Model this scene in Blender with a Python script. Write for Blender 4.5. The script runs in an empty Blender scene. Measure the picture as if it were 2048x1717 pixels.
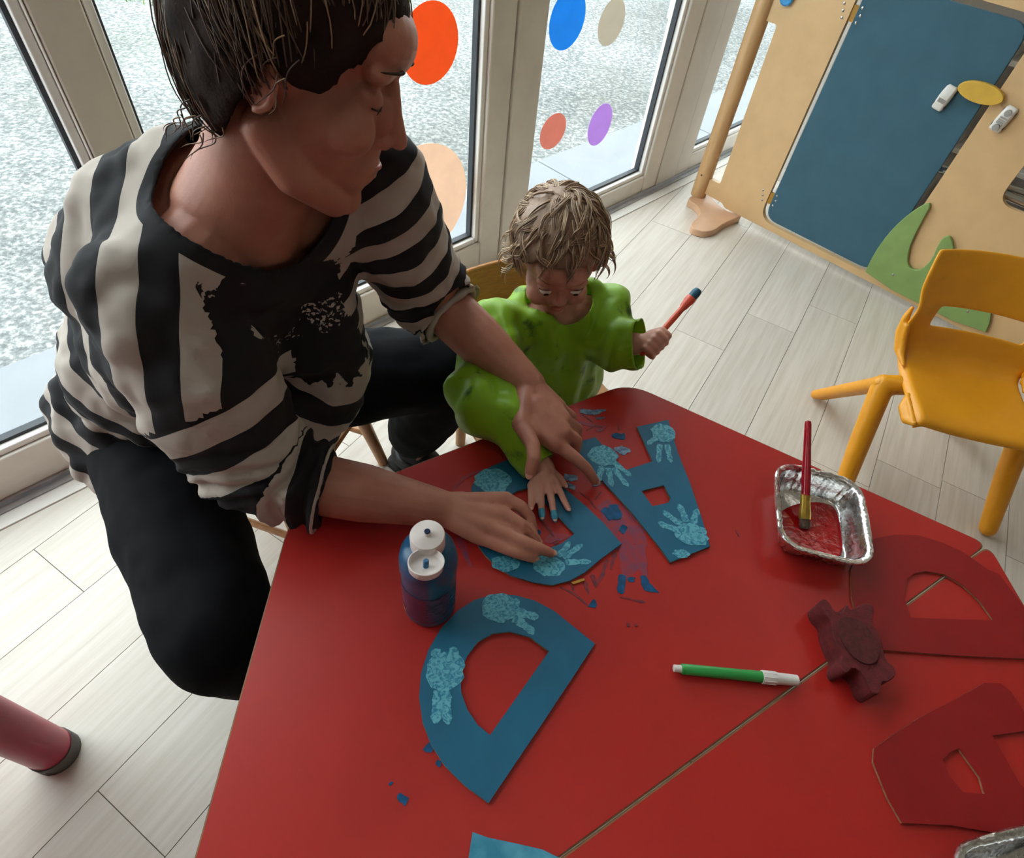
import bpy, bmesh, math, random
import numpy as np
from mathutils import Vector, Matrix, noise
random.seed(7)
R8 = np.random.default_rng(11)
SC = bpy.context.scene
COL = SC.collection
# ------------------------------------------------------------------ camera
FPX, CXP, CYP, CAMH = 1184.8, 1024.0, 858.5, 1.26
CR = np.array([[0.99599, 0.05664, 0.06826], [0.0, -0.7636, 0.6457], [0.0895, -0.6432, -0.7605]])
def _axes():
    d = np.array([-138.65, 1001.9, FPX]); d /= np.linalg.norm(d)
    up = -d
    x = np.array([1.0, 0, 0]); x -= x @ up * up; x /= np.linalg.norm(x)
    return np.array([x, np.cross(up, x), up])
CR = _axes()
cam_d = bpy.data.cameras.new('camera')
cam = bpy.data.objects.new('camera', cam_d)
COL.objects.link(cam)
cam_d.sensor_fit = 'HORIZONTAL'; cam_d.sensor_width = 36.0
cam_d.lens = 36.0 * FPX / 2048.0
cam_d.clip_start = 0.02
M = Matrix.Identity(4)
for i in range(3):
    M[i][0] = CR[i, 0]; M[i][1] = -CR[i, 1]; M[i][2] = -CR[i, 2]
M[2][3] = CAMH
cam.matrix_world = M
SC.camera = cam
# ------------------------------------------------------------------ world: bright overcast sky
w = bpy.data.worlds.new('overcast_sky'); SC.world = w; w.use_nodes = True
bgn = w.node_tree.nodes['Background']
bgn.inputs['Color'].default_value = (0.93, 0.965, 1.0, 1)
bgn.inputs['Strength'].default_value = 4.0
SC.view_settings.view_transform = 'Standard'
SC.view_settings.look = 'None'
SC.view_settings.gamma = 1.0
SC.view_settings.use_curve_mapping = False
SC.view_settings.exposure = 0.45
SC.cycles.max_bounces = 5
SC.cycles.diffuse_bounces = 3
SC.cycles.glossy_bounces = 2
SC.cycles.transparent_max_bounces = 10
SC.cycles.use_adaptive_sampling = True
SC.cycles.adaptive_threshold = 0.1
SC.cycles.adaptive_min_samples = 10
SC.cycles.use_light_tree = False
SC.cycles.caustics_reflective = False
SC.cycles.caustics_refractive = False
# ------------------------------------------------------------------ maths helpers
def V(*a): return np.array(a, float)
def at(px, py, z):
    """point of the place at height z seen along the photograph's pixel"""
    r = CR @ np.array([px - CXP, py - CYP, FPX]); t = (z - CAMH) / r[2]
    return np.array([0, 0, CAMH]) + t * r
def dep(px, py, d):
    r = CR @ np.array([px - CXP, py - CYP, FPX]); return np.array([0, 0, CAMH]) + r / FPX * d
def nrm(v): v = np.asarray(v, float); return v / np.linalg.norm(v)
WANG = math.radians(44.3)
WU = V(math.cos(WANG), math.sin(WANG), 0); WN = V(-math.sin(WANG), math.cos(WANG), 0)
WP = V(-1.062, 0.725, 0)
def wp(s, o, z): return WP + WU * s + WN * o + V(0, 0, z)
PQ = V(0.939, 2.427, 0); PU = -WN; PM = -WU        # partition: along, towards the room
def pq(a, z, o=0.0): return PQ + PU * a + PM * o + V(0, 0, z)
ZV = V(0, 0, 1)
# ------------------------------------------------------------------ materials
def srgb(r, g, b):
    f = lambda c: (c / 12.92 if c <= 0.04045 else ((c + 0.055) / 1.055) ** 2.4)
    return (f(r / 255), f(g / 255), f(b / 255), 1)
def newmat(name):
    m = bpy.data.materials.new(name); m.use_nodes = True
    nt = m.node_tree; b = nt.nodes['Principled BSDF']
    return m, nt, b
def mat(name, c, rough=0.5, var=0.06, scale=30.0, bump=0.0, bscale=None, metal=0.0, spec=0.5, coat=0.0, sss=0.0, stretch=None, c2=None):
    m, nt, b = newmat(name)
    b.inputs['Roughness'].default_value = rough
    b.inputs['Metallic'].default_value = metal
    b.inputs['Specular IOR Level'].default_value = spec
    if coat: b.inputs['Coat Weight'].default_value = coat
    if sss:
        b.inputs['Subsurface Weight'].default_value = sss
        b.inputs['Subsurface Radius'].default_value = (0.012, 0.005, 0.003)
        b.inputs['Subsurface Scale'].default_value = 1.0
    tc = nt.nodes.new('ShaderNodeTexCoord'); src = tc.outputs['Object']
    if stretch:
        mp = nt.nodes.new('ShaderNodeMapping'); mp.inputs['Scale'].default_value = stretch
        nt.links.new(src, mp.inputs['Vector']); src = mp.outputs['Vector']
    nz = nt.nodes.new('ShaderNodeTexNoise'); nz.inputs['Scale'].default_value = scale; nz.inputs['Detail'].default_value = 4
    nt.links.new(src, nz.inputs['Vector'])
    cc = srgb(*c)
    d = srgb(*c2) if c2 else tuple(max(0, x * (1 - 4 * var)) for x in cc[:3]) + (1,)
    rp = nt.nodes.new('ShaderNodeValToRGB')
    rp.color_ramp.elements[0].position = 0.32; rp.color_ramp.elements[1].position = 0.62
    rp.color_ramp.elements[0].color = d; rp.color_ramp.elements[1].color = cc
    nt.links.new(nz.outputs['Fac'], rp.inputs['Fac']); nt.links.new(rp.outputs['Color'], b.inputs['Base Color'])
    if bump:
        bn = nt.nodes.new('ShaderNodeBump'); bn.inputs['Strength'].default_value = bump; bn.inputs['Distance'].default_value = 0.002
        n2 = nt.nodes.new('ShaderNodeTexNoise'); n2.inputs['Scale'].default_value = bscale or scale * 6; n2.inputs['Detail'].default_value = 3
        nt.links.new(src, n2.inputs['Vector']); nt.links.new(n2.outputs['Fac'], bn.inputs['Height'])
        nt.links.new(bn.outputs['Normal'], b.inputs['Normal'])
    return m
# ------------------------------------------------------------------ object helpers
def link(o, parent=None):
    COL.objects.link(o)
    if parent is not None:
        o.parent = parent
        o.matrix_parent_inverse = parent.matrix_world.inverted()
    return o
def tag(o, label=None, cat=None, group=None, kind=None):
    if label: o['label'] = label
    if cat: o['category'] = cat
    if group: o['group'] = group
    if kind: o['kind'] = kind
    return o
def empty(name, loc, label=None, cat=None, group=None, kind=None):
    o = bpy.data.objects.new(name, None); o.empty_display_size = 0.05
    o.matrix_world = Matrix.Translation(Vector(loc))
    link(o); return tag(o, label, cat, group, kind)
class MB:
    """collects shapes, in world coordinates, for one mesh"""
    def __init__(s): s.v = []; s.f = []
    def add(s, vs, fs):
        k = len(s.v); s.v += [tuple(map(float, v)) for v in vs]; s.f += [tuple(i + k for i in f) for f in fs]; return s
    def hexa(s, p):            # 8 corners: bottom 4, top 4
        return s.add(p, [(3, 2, 1, 0), (4, 5, 6, 7), (0, 1, 5, 4), (1, 2, 6, 5), (2, 3, 7, 6), (3, 0, 4, 7)])
    def box(s, o, ax, ay, az, x0, x1, y0, y1, z0, z1):
        P = [o + ax * x + ay * y + az * z for z in (z0, z1) for x, y in ((x0, y0), (x1, y0), (x1, y1), (x0, y1))]
        return s.hexa(P)
    def wbox(s, s0, s1, o0, o1, z0, z1): return s.box(WP, WU, WN, ZV, s0, s1, o0, o1, z0, z1)
    def tube(s, pts, rad, n=12, cap=True, flat=None, closed=False):
        pts = [np.asarray(p, float) for p in pts]; m = len(pts)
        rad = [rad] * m if np.isscalar(rad) else list(rad)
        T = []
        for i in range(m):
            a = pts[(i - 1) % m] if closed else pts[max(i - 1, 0)]; b = pts[(i + 1) % m] if closed else pts[min(i + 1, m - 1)]
            T.append(nrm(b - a))
        x = np.cross(T[0], ZV) if abs(T[0][2]) < 0.9 else np.cross(T[0], V(1, 0, 0)); x = nrm(x)
        vs = []
        for i in range(m):
            x = nrm(x - (x @ T[i]) * T[i]); y = np.cross(T[i], x)
            for k in range(n):
                a = 2 * math.pi * k / n
                vs.append(pts[i] + rad[i] * (math.cos(a) * x + math.sin(a) * y * (flat or 1.0)))
        fs = []
        for i in range(m if closed else m - 1):
            j = (i + 1) % m
            for k in range(n):
                l = (k + 1) % n
                fs.append((i * n + k, i * n + l, j * n + l, j * n + k))
        if cap and not closed:
            fs.append(tuple(range(n - 1, -1, -1))); fs.append(tuple((m - 1) * n + k for k in range(n)))
        return s.add(vs, fs)
    def cone(s, p0, p1, r0, r1, n=16, k=5):          # capsule with two radii
        p0 = np.asarray(p0, float); p1 = np.asarray(p1, float); d = p1 - p0; L = np.linalg.norm(d) + 1e-9; t = d / L
        pts = []; rad = []
        for i in range(k + 1):
            a = math.pi / 2 * (1 - i / k); pts.append(p0 - t * r0 * math.sin(a)); rad.append(max(r0 * math.cos(a), r0 * 0.02))
        for i in range(k + 1):
            a = math.pi / 2 * (i / k); pts.append(p1 + t * r1 * math.sin(a)); rad.append(max(r1 * math.cos(a), r1 * 0.02))
        return s.tube(pts, rad, n)
    def chain(s, pts, rad, n=16):
        for i in range(len(pts) - 1): s.cone(pts[i], pts[i + 1], rad[i], rad[i + 1], n)
        return s
    def ell(s, c, ax, ay, az, n=20, m=12):           # ellipsoid with axis vectors
        vs = [c - az]; c = np.asarray(c, float)
        for j in range(1, m):
            b = -math.pi / 2 + math.pi * j / m
            for i in range(n):
                a = 2 * math.pi * i / n
                vs.append(c + math.cos(b) * (math.cos(a) * ax + math.sin(a) * ay) + math.sin(b) * az)
        vs.append(c + az); fs = []
        for i in range(n): fs.append((0, 1 + (i + 1) % n, 1 + i))
        for j in range(m - 2):
            for i in range(n):
                a = 1 + j * n + i; b = 1 + j * n + (i + 1) % n
                fs.append((a, b, b + n, a + n))
        L = len(vs) - 1
        for i in range(n): fs.append((L, 1 + (m - 2) * n + i, 1 + (m - 2) * n + (i + 1) % n))
        return s.add(vs, fs)
    def lathe(s, c, prof, n=28, ax=V(1, 0, 0), ay=V(0, 1, 0), az=ZV):    # profile of (r, h)
        vs = []
        for r, h in prof:
            for k in range(n):
                a = 2 * math.pi * k / n; vs.append(c + ax * r * math.cos(a) + ay * r * math.sin(a) + az * h)
        fs = []
        for i in range(len(prof) - 1):
            for k in range(n):
                l = (k + 1) % n; fs.append((i * n + k, i * n + l, (i + 1) * n + l, (i + 1) * n + k))
        fs.append(tuple(range(n - 1, -1, -1))); fs.append(tuple((len(prof) - 1) * n + k for k in range(n)))
        return s.add(vs, fs)
    def prism(s, outer, holes, o, ax, ay, az, h0, h1):
        """flat outline with holes, in 2-D, between heights h0 and h1 along az"""
        bm = bmesh.new(); E = []
        for lp in [outer] + list(holes):
            vv = [bm.verts.new((p[0], p[1], 0)) for p in lp]
            E += [bm.edges.new((vv[i], vv[(i + 1) % len(vv)])) for i in range(len(vv))]
        bmesh.ops.triangle_fill(bm, use_beauty=True, use_dissolve=False, edges=E, normal=(0, 0, 1))
        bm.verts.index_update()
        P = [v.co.copy() for v in bm.verts]
        F = []
        for f in bm.faces:
            ids = [v.index for v in f.verts]
            F.append(ids if f.normal.z > 0 else ids[::-1])
        B = []
        dirs = set()
        for f in F:
            for i in range(len(f)): dirs.add((f[i], f[(i + 1) % len(f)]))
        B = [e for e in dirs if (e[1], e[0]) not in dirs]
        bm.free(); n = len(P)
        vs = [o + ax * p.x + ay * p.y + az * h0 for p in P] + [o + ax * p.x + ay * p.y + az * h1 for p in P]
        fs = [tuple(reversed(f)) for f in F] + [tuple(i + n for i in f) for f in F] + [(a, b, b + n, a + n) for a, b in B]
        return s.add(vs, fs)
    def build(s, name, m, parent=None, smooth=False, bevel=0.0, seg=2, ang=35, sub=0):
        me = bpy.data.meshes.new(name); me.from_pydata(s.v, [], s.f); me.update()
        return put(name, me, m, parent, smooth, bevel, seg, ang, sub)
def put(name, me, m, parent=None, smooth=False, bevel=0.0, seg=2, ang=35, sub=0):
    """one mesh object whose origin is the middle of its underside"""
    n = len(me.vertices); co = np.empty(n * 3); me.vertices.foreach_get('co', co); co = co.reshape(-1, 3)
    lo, hi = co.min(0), co.max(0); og = V((lo[0] + hi[0]) / 2, (lo[1] + hi[1]) / 2, lo[2])
    me.vertices.foreach_set('co', (co - og).ravel()); me.update()
    o = bpy.data.objects.new(name, me); o.matrix_world = Matrix.Translation(Vector(og))
    for k in (m if isinstance(m, (list, tuple)) else [m]): me.materials.append(k)
    if smooth:
        for p in me.polygons: p.use_smooth = True
        if smooth == 'auto': me.set_sharp_from_angle(angle=math.radians(ang))
    link(o, parent)
    if bevel:
        b = o.modifiers.new('bevel', 'BEVEL'); b.width = bevel; b.segments = seg; b.limit_method = 'ANGLE'; b.angle_limit = math.radians(ang)
        for p in me.polygons: p.use_smooth = True
        me.set_sharp_from_angle(angle=math.radians(60))
    if sub:
        q = o.modifiers.new('sub', 'SUBSURF'); q.levels = sub; q.render_levels = sub
    return o
def remesh(mb, vox, smooth_it=6, fac=0.5):
    """closed shapes melted into one continuous surface"""
    me = bpy.data.meshes.new('tmp'); me.from_pydata(mb.v, [], mb.f); me.update()
    o = bpy.data.objects.new('tmp', me); COL.objects.link(o)
    r = o.modifiers.new('r', 'REMESH'); r.mode = 'VOXEL'; r.voxel_size = vox; r.adaptivity = 0
    sm = o.modifiers.new('s', 'SMOOTH'); sm.factor = fac; sm.iterations = smooth_it
    dg = bpy.context.evaluated_depsgraph_get()
    out = bpy.data.meshes.new_from_object(o.evaluated_get(dg))
    bpy.data.objects.remove(o); bpy.data.meshes.remove(me)
    return out
def get_co(me):
    co = np.empty(len(me.vertices) * 3); me.vertices.foreach_get('co', co); return co.reshape(-1, 3)
def set_co(me, co): me.vertices.foreach_set('co', np.asarray(co, float).ravel()); me.update()
def smoothstep(a, b, x): t = np.clip((x - a) / (b - a), 0, 1); return t * t * (3 - 2 * t)
def rnd_poly(pts, r, n=4):
    """round the corners of a 2-D outline"""
    out = []; m = len(pts)
    for i in range(m):
        p = np.array(pts[i], float); a = np.array(pts[i - 1], float); b = np.array(pts[(i + 1) % m], float)
        rr = r[i] if hasattr(r, '__len__') else r
        da = a - p; db = b - p; la = np.linalg.norm(da); lb = np.linalg.norm(db)
        q = min(rr, la * 0.45, lb * 0.45)
        p0 = p + da / la * q; p1 = p + db / lb * q
        for k in range(n + 1):
            t = k / n; out.append((1 - t) ** 2 * p0 + 2 * t * (1 - t) * p + t * t * p1)
    return out
def smooth_loop(pts, it=2):
    P = [np.asarray(p, float) for p in pts]
    for _ in range(it):
        Q = []
        for i in range(len(P)):
            a, b = P[i], P[(i + 1) % len(P)]; Q += [a * .75 + b * .25, a * .25 + b * .75]
        P = Q
    return P
# ================================================================== room shell
def plank_mat():
    m, nt, b = newmat('pale_oak_plank')
    b.inputs['Roughness'].default_value = 0.42
    tc = nt.nodes.new('ShaderNodeTexCoord')
    oi = nt.nodes.new('ShaderNodeObjectInfo')
    ad = nt.nodes.new('ShaderNodeVectorMath'); ad.operation = 'ADD'
    mp = nt.nodes.new('ShaderNodeMapping'); mp.inputs['Scale'].default_value = (1.3, 26, 1)
    cm = nt.nodes.new('ShaderNodeCombineXYZ')
    ml = nt.nodes.new('ShaderNodeMath'); ml.operation = 'MULTIPLY'; ml.inputs[1].default_value = 57.0
    nt.links.new(oi.outputs['Random'], ml.inputs[0]); nt.links.new(ml.outputs[0], cm.inputs['X']); nt.links.new(ml.outputs[0], cm.inputs['Z'])
    nt.links.new(tc.outputs['Object'], ad.inputs[0]); nt.links.new(cm.outputs[0], ad.inputs[1]); nt.links.new(ad.outputs[0], mp.inputs['Vector'])
    nz = nt.nodes.new('ShaderNodeTexNoise'); nz.inputs['Scale'].default_value = 3.0; nz.inputs['Detail'].default_value = 6; nz.inputs['Roughness'].default_value = 0.6
    nt.links.new(mp.outputs[0], nz.inputs['Vector'])
    rp = nt.nodes.new('ShaderNodeValToRGB'); e = rp.color_ramp.elements
    e[0].position = 0.28; e[0].color = srgb(206, 196, 182); e[1].position = 0.66; e[1].color = srgb(224, 216, 206)
    nt.links.new(nz.outputs['Fac'], rp.inputs['Fac'])
    hs = nt.nodes.new('ShaderNodeHueSaturation')
    mr = nt.nodes.new('ShaderNodeMapRange'); mr.inputs['To Min'].default_value = 0.93; mr.inputs['To Max'].default_value = 1.04
    nt.links.new(oi.outputs['Random'], mr.inputs['Value']); nt.links.new(mr.outputs[0], hs.inputs['Value'])
    nt.links.new(rp.outputs['Color'], hs.inputs['Color']); nt.links.new(hs.outputs[0], b.inputs['Base Color'])
    bp = nt.nodes.new('ShaderNodeBump'); bp.inputs['Strength'].default_value = 0.08; bp.inputs['Distance'].default_value = 0.001
    nt.links.new(nz.outputs['Fac'], bp.inputs['Height']); nt.links.new(bp.outputs[0], b.inputs['Normal'])
    return m
M_PLANK = plank_mat()
M_SUB = mat('floor_joint_grey', (150, 140, 130), 0.8, 0.05)
M_WALL = mat('cream_wall_paint', (206, 198, 184), 0.85, 0.01, 8)
M_PVC = mat('white_window_frame', (238, 234, 230), 0.35, 0.012, 12)
M_PVC2 = mat('grey_white_window_frame', (228, 221, 212), 0.4, 0.02, 12)
M_GASKET = mat('dark_rubber_gasket', (52, 56, 62), 0.6, 0.03)
M_ALU = mat('aluminium_sill', (186, 186, 188), 0.35, 0.03, 40, metal=0.6)
def glass_mat():
    m = bpy.data.materials.new('window_glass'); m.use_nodes = True; nt = m.node_tree; nt.nodes.clear()
    o = nt.nodes.new('ShaderNodeOutputMaterial'); mx = nt.nodes.new('ShaderNodeMixShader')
    t = nt.nodes.new('ShaderNodeBsdfTransparent'); t.inputs['Color'].default_value = (0.93, 0.97, 0.96, 1)
    g = nt.nodes.new('ShaderNodeBsdfGlossy'); g.inputs['Roughness'].default_value = 0.02
    mx.inputs[0].default_value = 0.035
    nt.links.new(t.outputs[0], mx.inputs[1]); nt.links.new(g.outputs[0], mx.inputs[2])
    nt.links.new(mx.outputs[0], o.inputs['Surface']); return m
M_GLASS = glass_mat()
RS0, RS1, RD = -3.0, 5.2, -5.5        # room extent along and behind the window wall
floor = MB().wbox(RS0, RS1, RD, 0.0, -0.06, -0.004).build('floor', M_SUB); tag(floor, kind='structure')
# planks: rows run 57.6 degrees from the x axis
PA = math.radians(57.6); PT = V(math.cos(PA), math.sin(PA), 0); PN = V(-math.sin(PA), math.cos(PA), 0)
PW, PC = 0.1750, -0.606
pl_mesh = {}
def plank(L):
    k = round(L, 2)
    if k not in pl_mesh:
        mb = MB().box(V(0, 0, 0), V(1, 0, 0), V(0, 1, 0), ZV, 0.0008, k - 0.0008, 0.0008, PW - 0.0008, -0.006, 0.0)
        me = bpy.data.meshes.new('plank'); me.from_pydata(mb.v, [], mb.f); me.materials.append(M_PLANK); pl_mesh[k] = me
    return pl_mesh[k]
JT = {9: 0.034 + .0, 8: .034 - .6, 3: 1.92, 4: 1.6715, 5: 1.6715 - .4, 2: 2.12, 0: 1.5, 1: 1.378, -1: 1.535, 10: -.115}
LP = 1.22
def clip(poly, f):
    out = []
    for i in range(len(poly)):
        p, q = poly[i], poly[(i + 1) % len(poly)]; a, b = f(p), f(q)
        if a <= 0: out.append(p)
        if a * b < 0: out.append(p + (q - p) * (a / (a - b)))
    return out
for row in range(-16, 24):
    c0 = PC + PW * row
    t = JT.get(row, random.uniform(0, LP)) % LP - 4 * LP
    while t < 5.2:
        a = PT * t + PN * c0; g = .0008
        quad = [a + PT * g + PN * g, a + PT * (LP - g) + PN * g, a + PT * (LP - g) + PN * (PW - g), a + PT * g + PN * (PW - g)]
        off = [(p - WP) @ WN for p in quad]; mid = sum(quad) / 4
        if min(off) < -0.046 and -1.9 < mid[0] < 3.2 and -1.3 < mid[1] < 3.6:
            if max(off) < -0.046:
                o = bpy.data.objects.new('plank', plank(LP))
                o.matrix_world = Matrix.Translation(Vector(a)) @ Matrix.Rotation(PA, 4, 'Z'); link(o, floor)
            else:
                pc = clip(quad, lambda p: (p - WP) @ WN + 0.046)
                if len(pc) > 2:
                    L2 = [((p - a) @ PT, (p - a) @ PN) for p in pc]; n = len(L2)
                    me = bpy.data.meshes.new('plank'); me.from_pydata([(x, y, -.006) for x, y in L2] + [(x, y, 0) for x, y in L2], [], [tuple(range(n - 1, -1, -1)), tuple(range(n, 2 * n))] + [(i, (i + 1) % n, (i + 1) % n + n, i + n) for i in range(n)])
                    me.materials.append(M_PLANK); o = bpy.data.objects.new('plank', me)
                    o.matrix_world = Matrix.Translation(Vector(a)) @ Matrix.Rotation(PA, 4, 'Z'); link(o, floor)
        t += LP
ceil = MB().wbox(RS0, RS1, RD, 0.15, 2.8, 2.9).build('ceiling', M_WALL); tag(ceil, kind='structure')
tag(MB().wbox(RS0 - .1, RS0, RD, 0.15, -0.06, 2.8).build('wall_left', M_WALL), kind='structure')
tag(MB().wbox(RS1, RS1 + .1, RD, 0.15, -0.06, 2.8).build('wall_right', M_WALL), kind='structure')
tag(MB().wbox(RS0, RS1, RD - .1, RD, -0.06, 2.8).build('wall_back', M_WALL), kind='structure')
wall = MB().wbox(RS0, RS1, 0.0, 0.12, 2.42, 2.8).build('wall_window', M_WALL); tag(wall, kind='structure')
# sill strip and metal track along the window wall
tr = MB().wbox(RS0, RS1, -0.045, -0.006, -0.004, 0.004).build('trim_1', mat('pale_floor_strip', (236, 232, 226), 0.4, 0.01), bevel=0.001); tag(tr, kind='structure')
tr = MB().wbox(RS0, RS1, -0.006, 0.010, -0.01, 0.009).wbox(RS0, RS1, 0.014, 0.03, -0.01, 0.018).build('trim_2', M_ALU); tag(tr, kind='structure')
def window(name, s0, s1, lw, rw, rail=0.125, bead=True, glass_o=0.065, g0=None, g1=None, zt=2.42, fm=None):
    """tall sash: stiles, rails, dark gasket, glass"""
    fm = fm or M_PVC2
    root = empty(name, wp((s0 + s1) / 2, 0.05, 0)); root['kind'] = 'structure'
    a, b = s0 + lw, s1 - rw
    if lw > 0: MB().wbox(s0, a, 0.02, 0.10, 0.012, zt).build('stile', fm, root, bevel=0.005)
    if rw > 0: MB().wbox(b, s1, 0.02, 0.10, 0.012, zt).build('stile', fm, root, bevel=0.005)
    MB().wbox(a, b, 0.022, 0.10, 0.012, rail).build('bottom_rail', fm, root, bevel=0.004)
    MB().wbox(a, b, 0.022, 0.10, zt - 0.09, zt).build('top_rail', fm, root, bevel=0.004)
    q = 0.016
    m = MB()
    m.wbox(a, a + q, 0.032, 0.062, rail, zt - .09).wbox(b - q, b, 0.032, 0.062, rail, zt - .09).wbox(a + q, b - q, 0.032, 0.062, rail, rail + q).wbox(a + q, b - q, 0.032, 0.062, zt - .09 - q, zt - .09)
    m.build('glazing_bead', M_PVC, root, bevel=0.003)
    r = 0.008; a2, b2 = a + q, b - q; z0, z1 = rail + q, zt - .09 - q
    MB().wbox(a2, a2 + r, .05, .07, z0, z1).wbox(b2 - r, b2, .05, .07, z0, z1).wbox(a2 + r, b2 - r, .05, .07, z0, z0 + r).wbox(a2 + r, b2 - r, .05, .07, z1 - r, z1).build('gasket', M_GASKET, root)
    MB().wbox(a2 + .002, b2 - .002, .059, .063, z0 + .002, z1 - .002).build('glass_pane', M_GLASS, root)
    return root
window('window_1', -1.25, 0.495, 0.09, 0.003)
window('window_2', 0.575, 1.585, 0.003, 0.09)
po = MB().wbox(0.496, 0.574, 0.018, 0.10, 0.012, 2.42).build('trim_5', M_PVC2, bevel=0.004); tag(po, kind='structure')
window('window_3', 1.70, 2.545, 0.004, 0.10, rail=0.085)
window('door_1', 2.695, 3.75, 0.105, 0.10, rail=0.085)
window('window_4', 3.75, 5.0, 0.09, 0.09)
wl = MB().wbox(RS0, -1.25, 0.0, 0.12, -0.06, 2.42).build('wall_light_block', M_WALL); tag(wl, kind='structure')  # unseen solid wall put in place of a window to cut daylight from the left
po = MB().wbox(1.587, 1.70, 0.012, 0.10, 0.012, 2.42).build('trim_3', M_PVC2, bevel=0.004); tag(po, kind='structure')
po = MB().wbox(2.547, 2.693, 0.016, 0.10, 0.012, 2.42).build('trim_4', M_PVC2, bevel=0.004); tag(po, kind='structure')
# ------------------------------------------------------------------ stickers on the panes
def sticker(s, z, rs, rz, c, label):
    n = 36
    mb = MB().prism([(rs * math.cos(2 * math.pi * k / n), rz * math.sin(2 * math.pi * k / n)) for k in range(n)], [], wp(s, 0.0585, z), WU, ZV, -WN, 0.0, 0.0006)
    m = mat('sticker_film', c, 0.45, 0.015, 20); nt = m.node_tree; b = nt.nodes['Principled BSDF']; out = nt.nodes['Material Output']
    tl = nt.nodes.new('ShaderNodeBsdfTranslucent'); mx = nt.nodes.new('ShaderNodeMixShader'); mx.inputs[0].default_value = .6
    nt.links.new(b.inputs['Base Color'].links[0].from_socket, tl.inputs['Color']); nt.links.new(b.outputs[0], mx.inputs[1]); nt.links.new(tl.outputs[0], mx.inputs[2]); nt.links.new(mx.outputs[0], out.inputs['Surface'])
    o = mb.build('window_sticker', m)
    tag(o, label, 'sticker', 'round stickers on the glass doors')
sticker(1.838, 0.722, 0.079, 0.079, (74, 176, 236), 'bright blue round sticker high on the glass, left of the cream one')
sticker(2.056, 0.688, 0.066, 0.066, (216, 208, 196), 'cream round sticker high on the glass, right of the blue one')
sticker(1.842, 0.400, 0.064, 0.058, (228, 168, 156), 'salmon pink round sticker low on the glass, left of the purple one')
sticker(2.101, 0.362, 0.066, 0.073, (210, 176, 230), 'purple creased round sticker low on the glass above the toddler')
sticker(1.320, 0.735, 0.092, 0.092, (244, 136, 78), 'orange round sticker on the glass beside the face of the woman')
sticker(1.278, 0.318, 0.178, 0.178, (246, 222, 204), 'large peach round sticker low on the glass behind the shoulder of the woman')
# ------------------------------------------------------------------ unseen glowing panels added at the ceiling for overhead fill
M_FILL, nt_, b_ = newmat('fill_panel_glow'); b_.inputs['Emission Color'].default_value = (1, 0.93, 0.84, 1); b_.inputs['Emission Strength'].default_value = 1.5
M_LFR = mat('fill_panel_frame_white', (235, 235, 235), 0.5, 0.01)
for k, (s, o) in enumerate([(0.2, -1.6), (2.6, -1.6), (0.2, -3.8), (2.6, -3.8)]):
    l = empty('fill_panel', wp(s, o, 2.76), ['added square fill light panel above the red table, out of view', 'added square fill light panel above the yellow chair, out of view', 'added square fill light panel at the back left of the room, out of view', 'added square fill light panel at the back right of the room, out of view'][k], 'fill light', 'added fill light panels')
    MB().wbox(s - .30, s + .30, o - .30, o + .30, 2.765, 2.80).build('fill_panel_frame', M_LFR, l)
    MB().wbox(s - .28, s + .28, o - .28, o + .28, 2.755, 2.768).build('glow_panel', M_FILL, l)
# ------------------------------------------------------------------ outdoors
def gravel_mat():
    m, nt, b = newmat('worn_asphalt'); b.inputs['Roughness'].default_value = 0.9
    tc = nt.nodes.new('ShaderNodeTexCoord')
    n1 = nt.nodes.new('ShaderNodeTexNoise'); n1.inputs['Scale'].default_value = 55; n1.inputs['Detail'].default_value = 5; n1.inputs['Roughness'].default_value = .7
    n2 = nt.nodes.new('ShaderNodeTexNoise'); n2.inputs['Scale'].default_value = 1.4; n2.inputs['Detail'].default_value = 3
    for n in (n1, n2): nt.links.new(tc.outputs['Object'], n.inputs['Vector'])
    rp = nt.nodes.new('ShaderNodeValToRGB'); e = rp.color_ramp.elements
    e[0].position = .36; e[0].color = srgb(90, 94, 96); e[1].position = .62; e[1].color = srgb(172, 172, 169)
    e3 = rp.color_ramp.elements.new(.5); e3.color = srgb(126, 129, 129)
    nt.links.new(n1.outputs['Fac'], rp.inputs['Fac'])
    r2 = nt.nodes.new('ShaderNodeValToRGB'); e = r2.color_ramp.elements
    e[0].position = .35; e[0].color = (.72, .72, .7, 1); e[1].position = .65; e[1].color = (1, 1, 1, 1)
    nt.links.new(n2.outputs['Fac'], r2.inputs['Fac'])
    mx = nt.nodes.new('ShaderNodeMix'); mx.data_type = 'RGBA'; mx.blend_type = 'MULTIPLY'; mx.inputs['Factor'].default_value = 1
    nt.links.new(rp.outputs['Color'], mx.inputs[6]); nt.links.new(r2.outputs['Color'], mx.inputs[7]); nt.links.new(mx.outputs[2], b.inputs['Base Color'])
    bp = nt.nodes.new('ShaderNodeBump'); bp.inputs['Strength'].default_value = .5; bp.inputs['Distance'].default_value = .004
    nt.links.new(n1.outputs['Fac'], bp.inputs['Height']); nt.links.new(bp.outputs[0], b.inputs['Normal'])
    return m
gr = MB().wbox(-14, 18, 0.53, 22, -0.12, -0.035).build('ground', gravel_mat()); tag(gr, kind='structure')
M_SLAB = mat('smooth_concrete_slab', (138, 142, 148), 0.7, 0.02, 6, 0.05)
pv = MB().wbox(-6, 9, 0.10, 0.535, -0.12, -0.04).build('paving', M_SUB); tag(pv, kind='structure')
js = -6.0 + 0.33
while js < 9:
    MB().wbox(js + .003, js + .997, 0.105, 0.53, -0.045, -0.022).build('slab', M_SLAB, pv, bevel=0.003)
    js += 1.0
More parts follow.
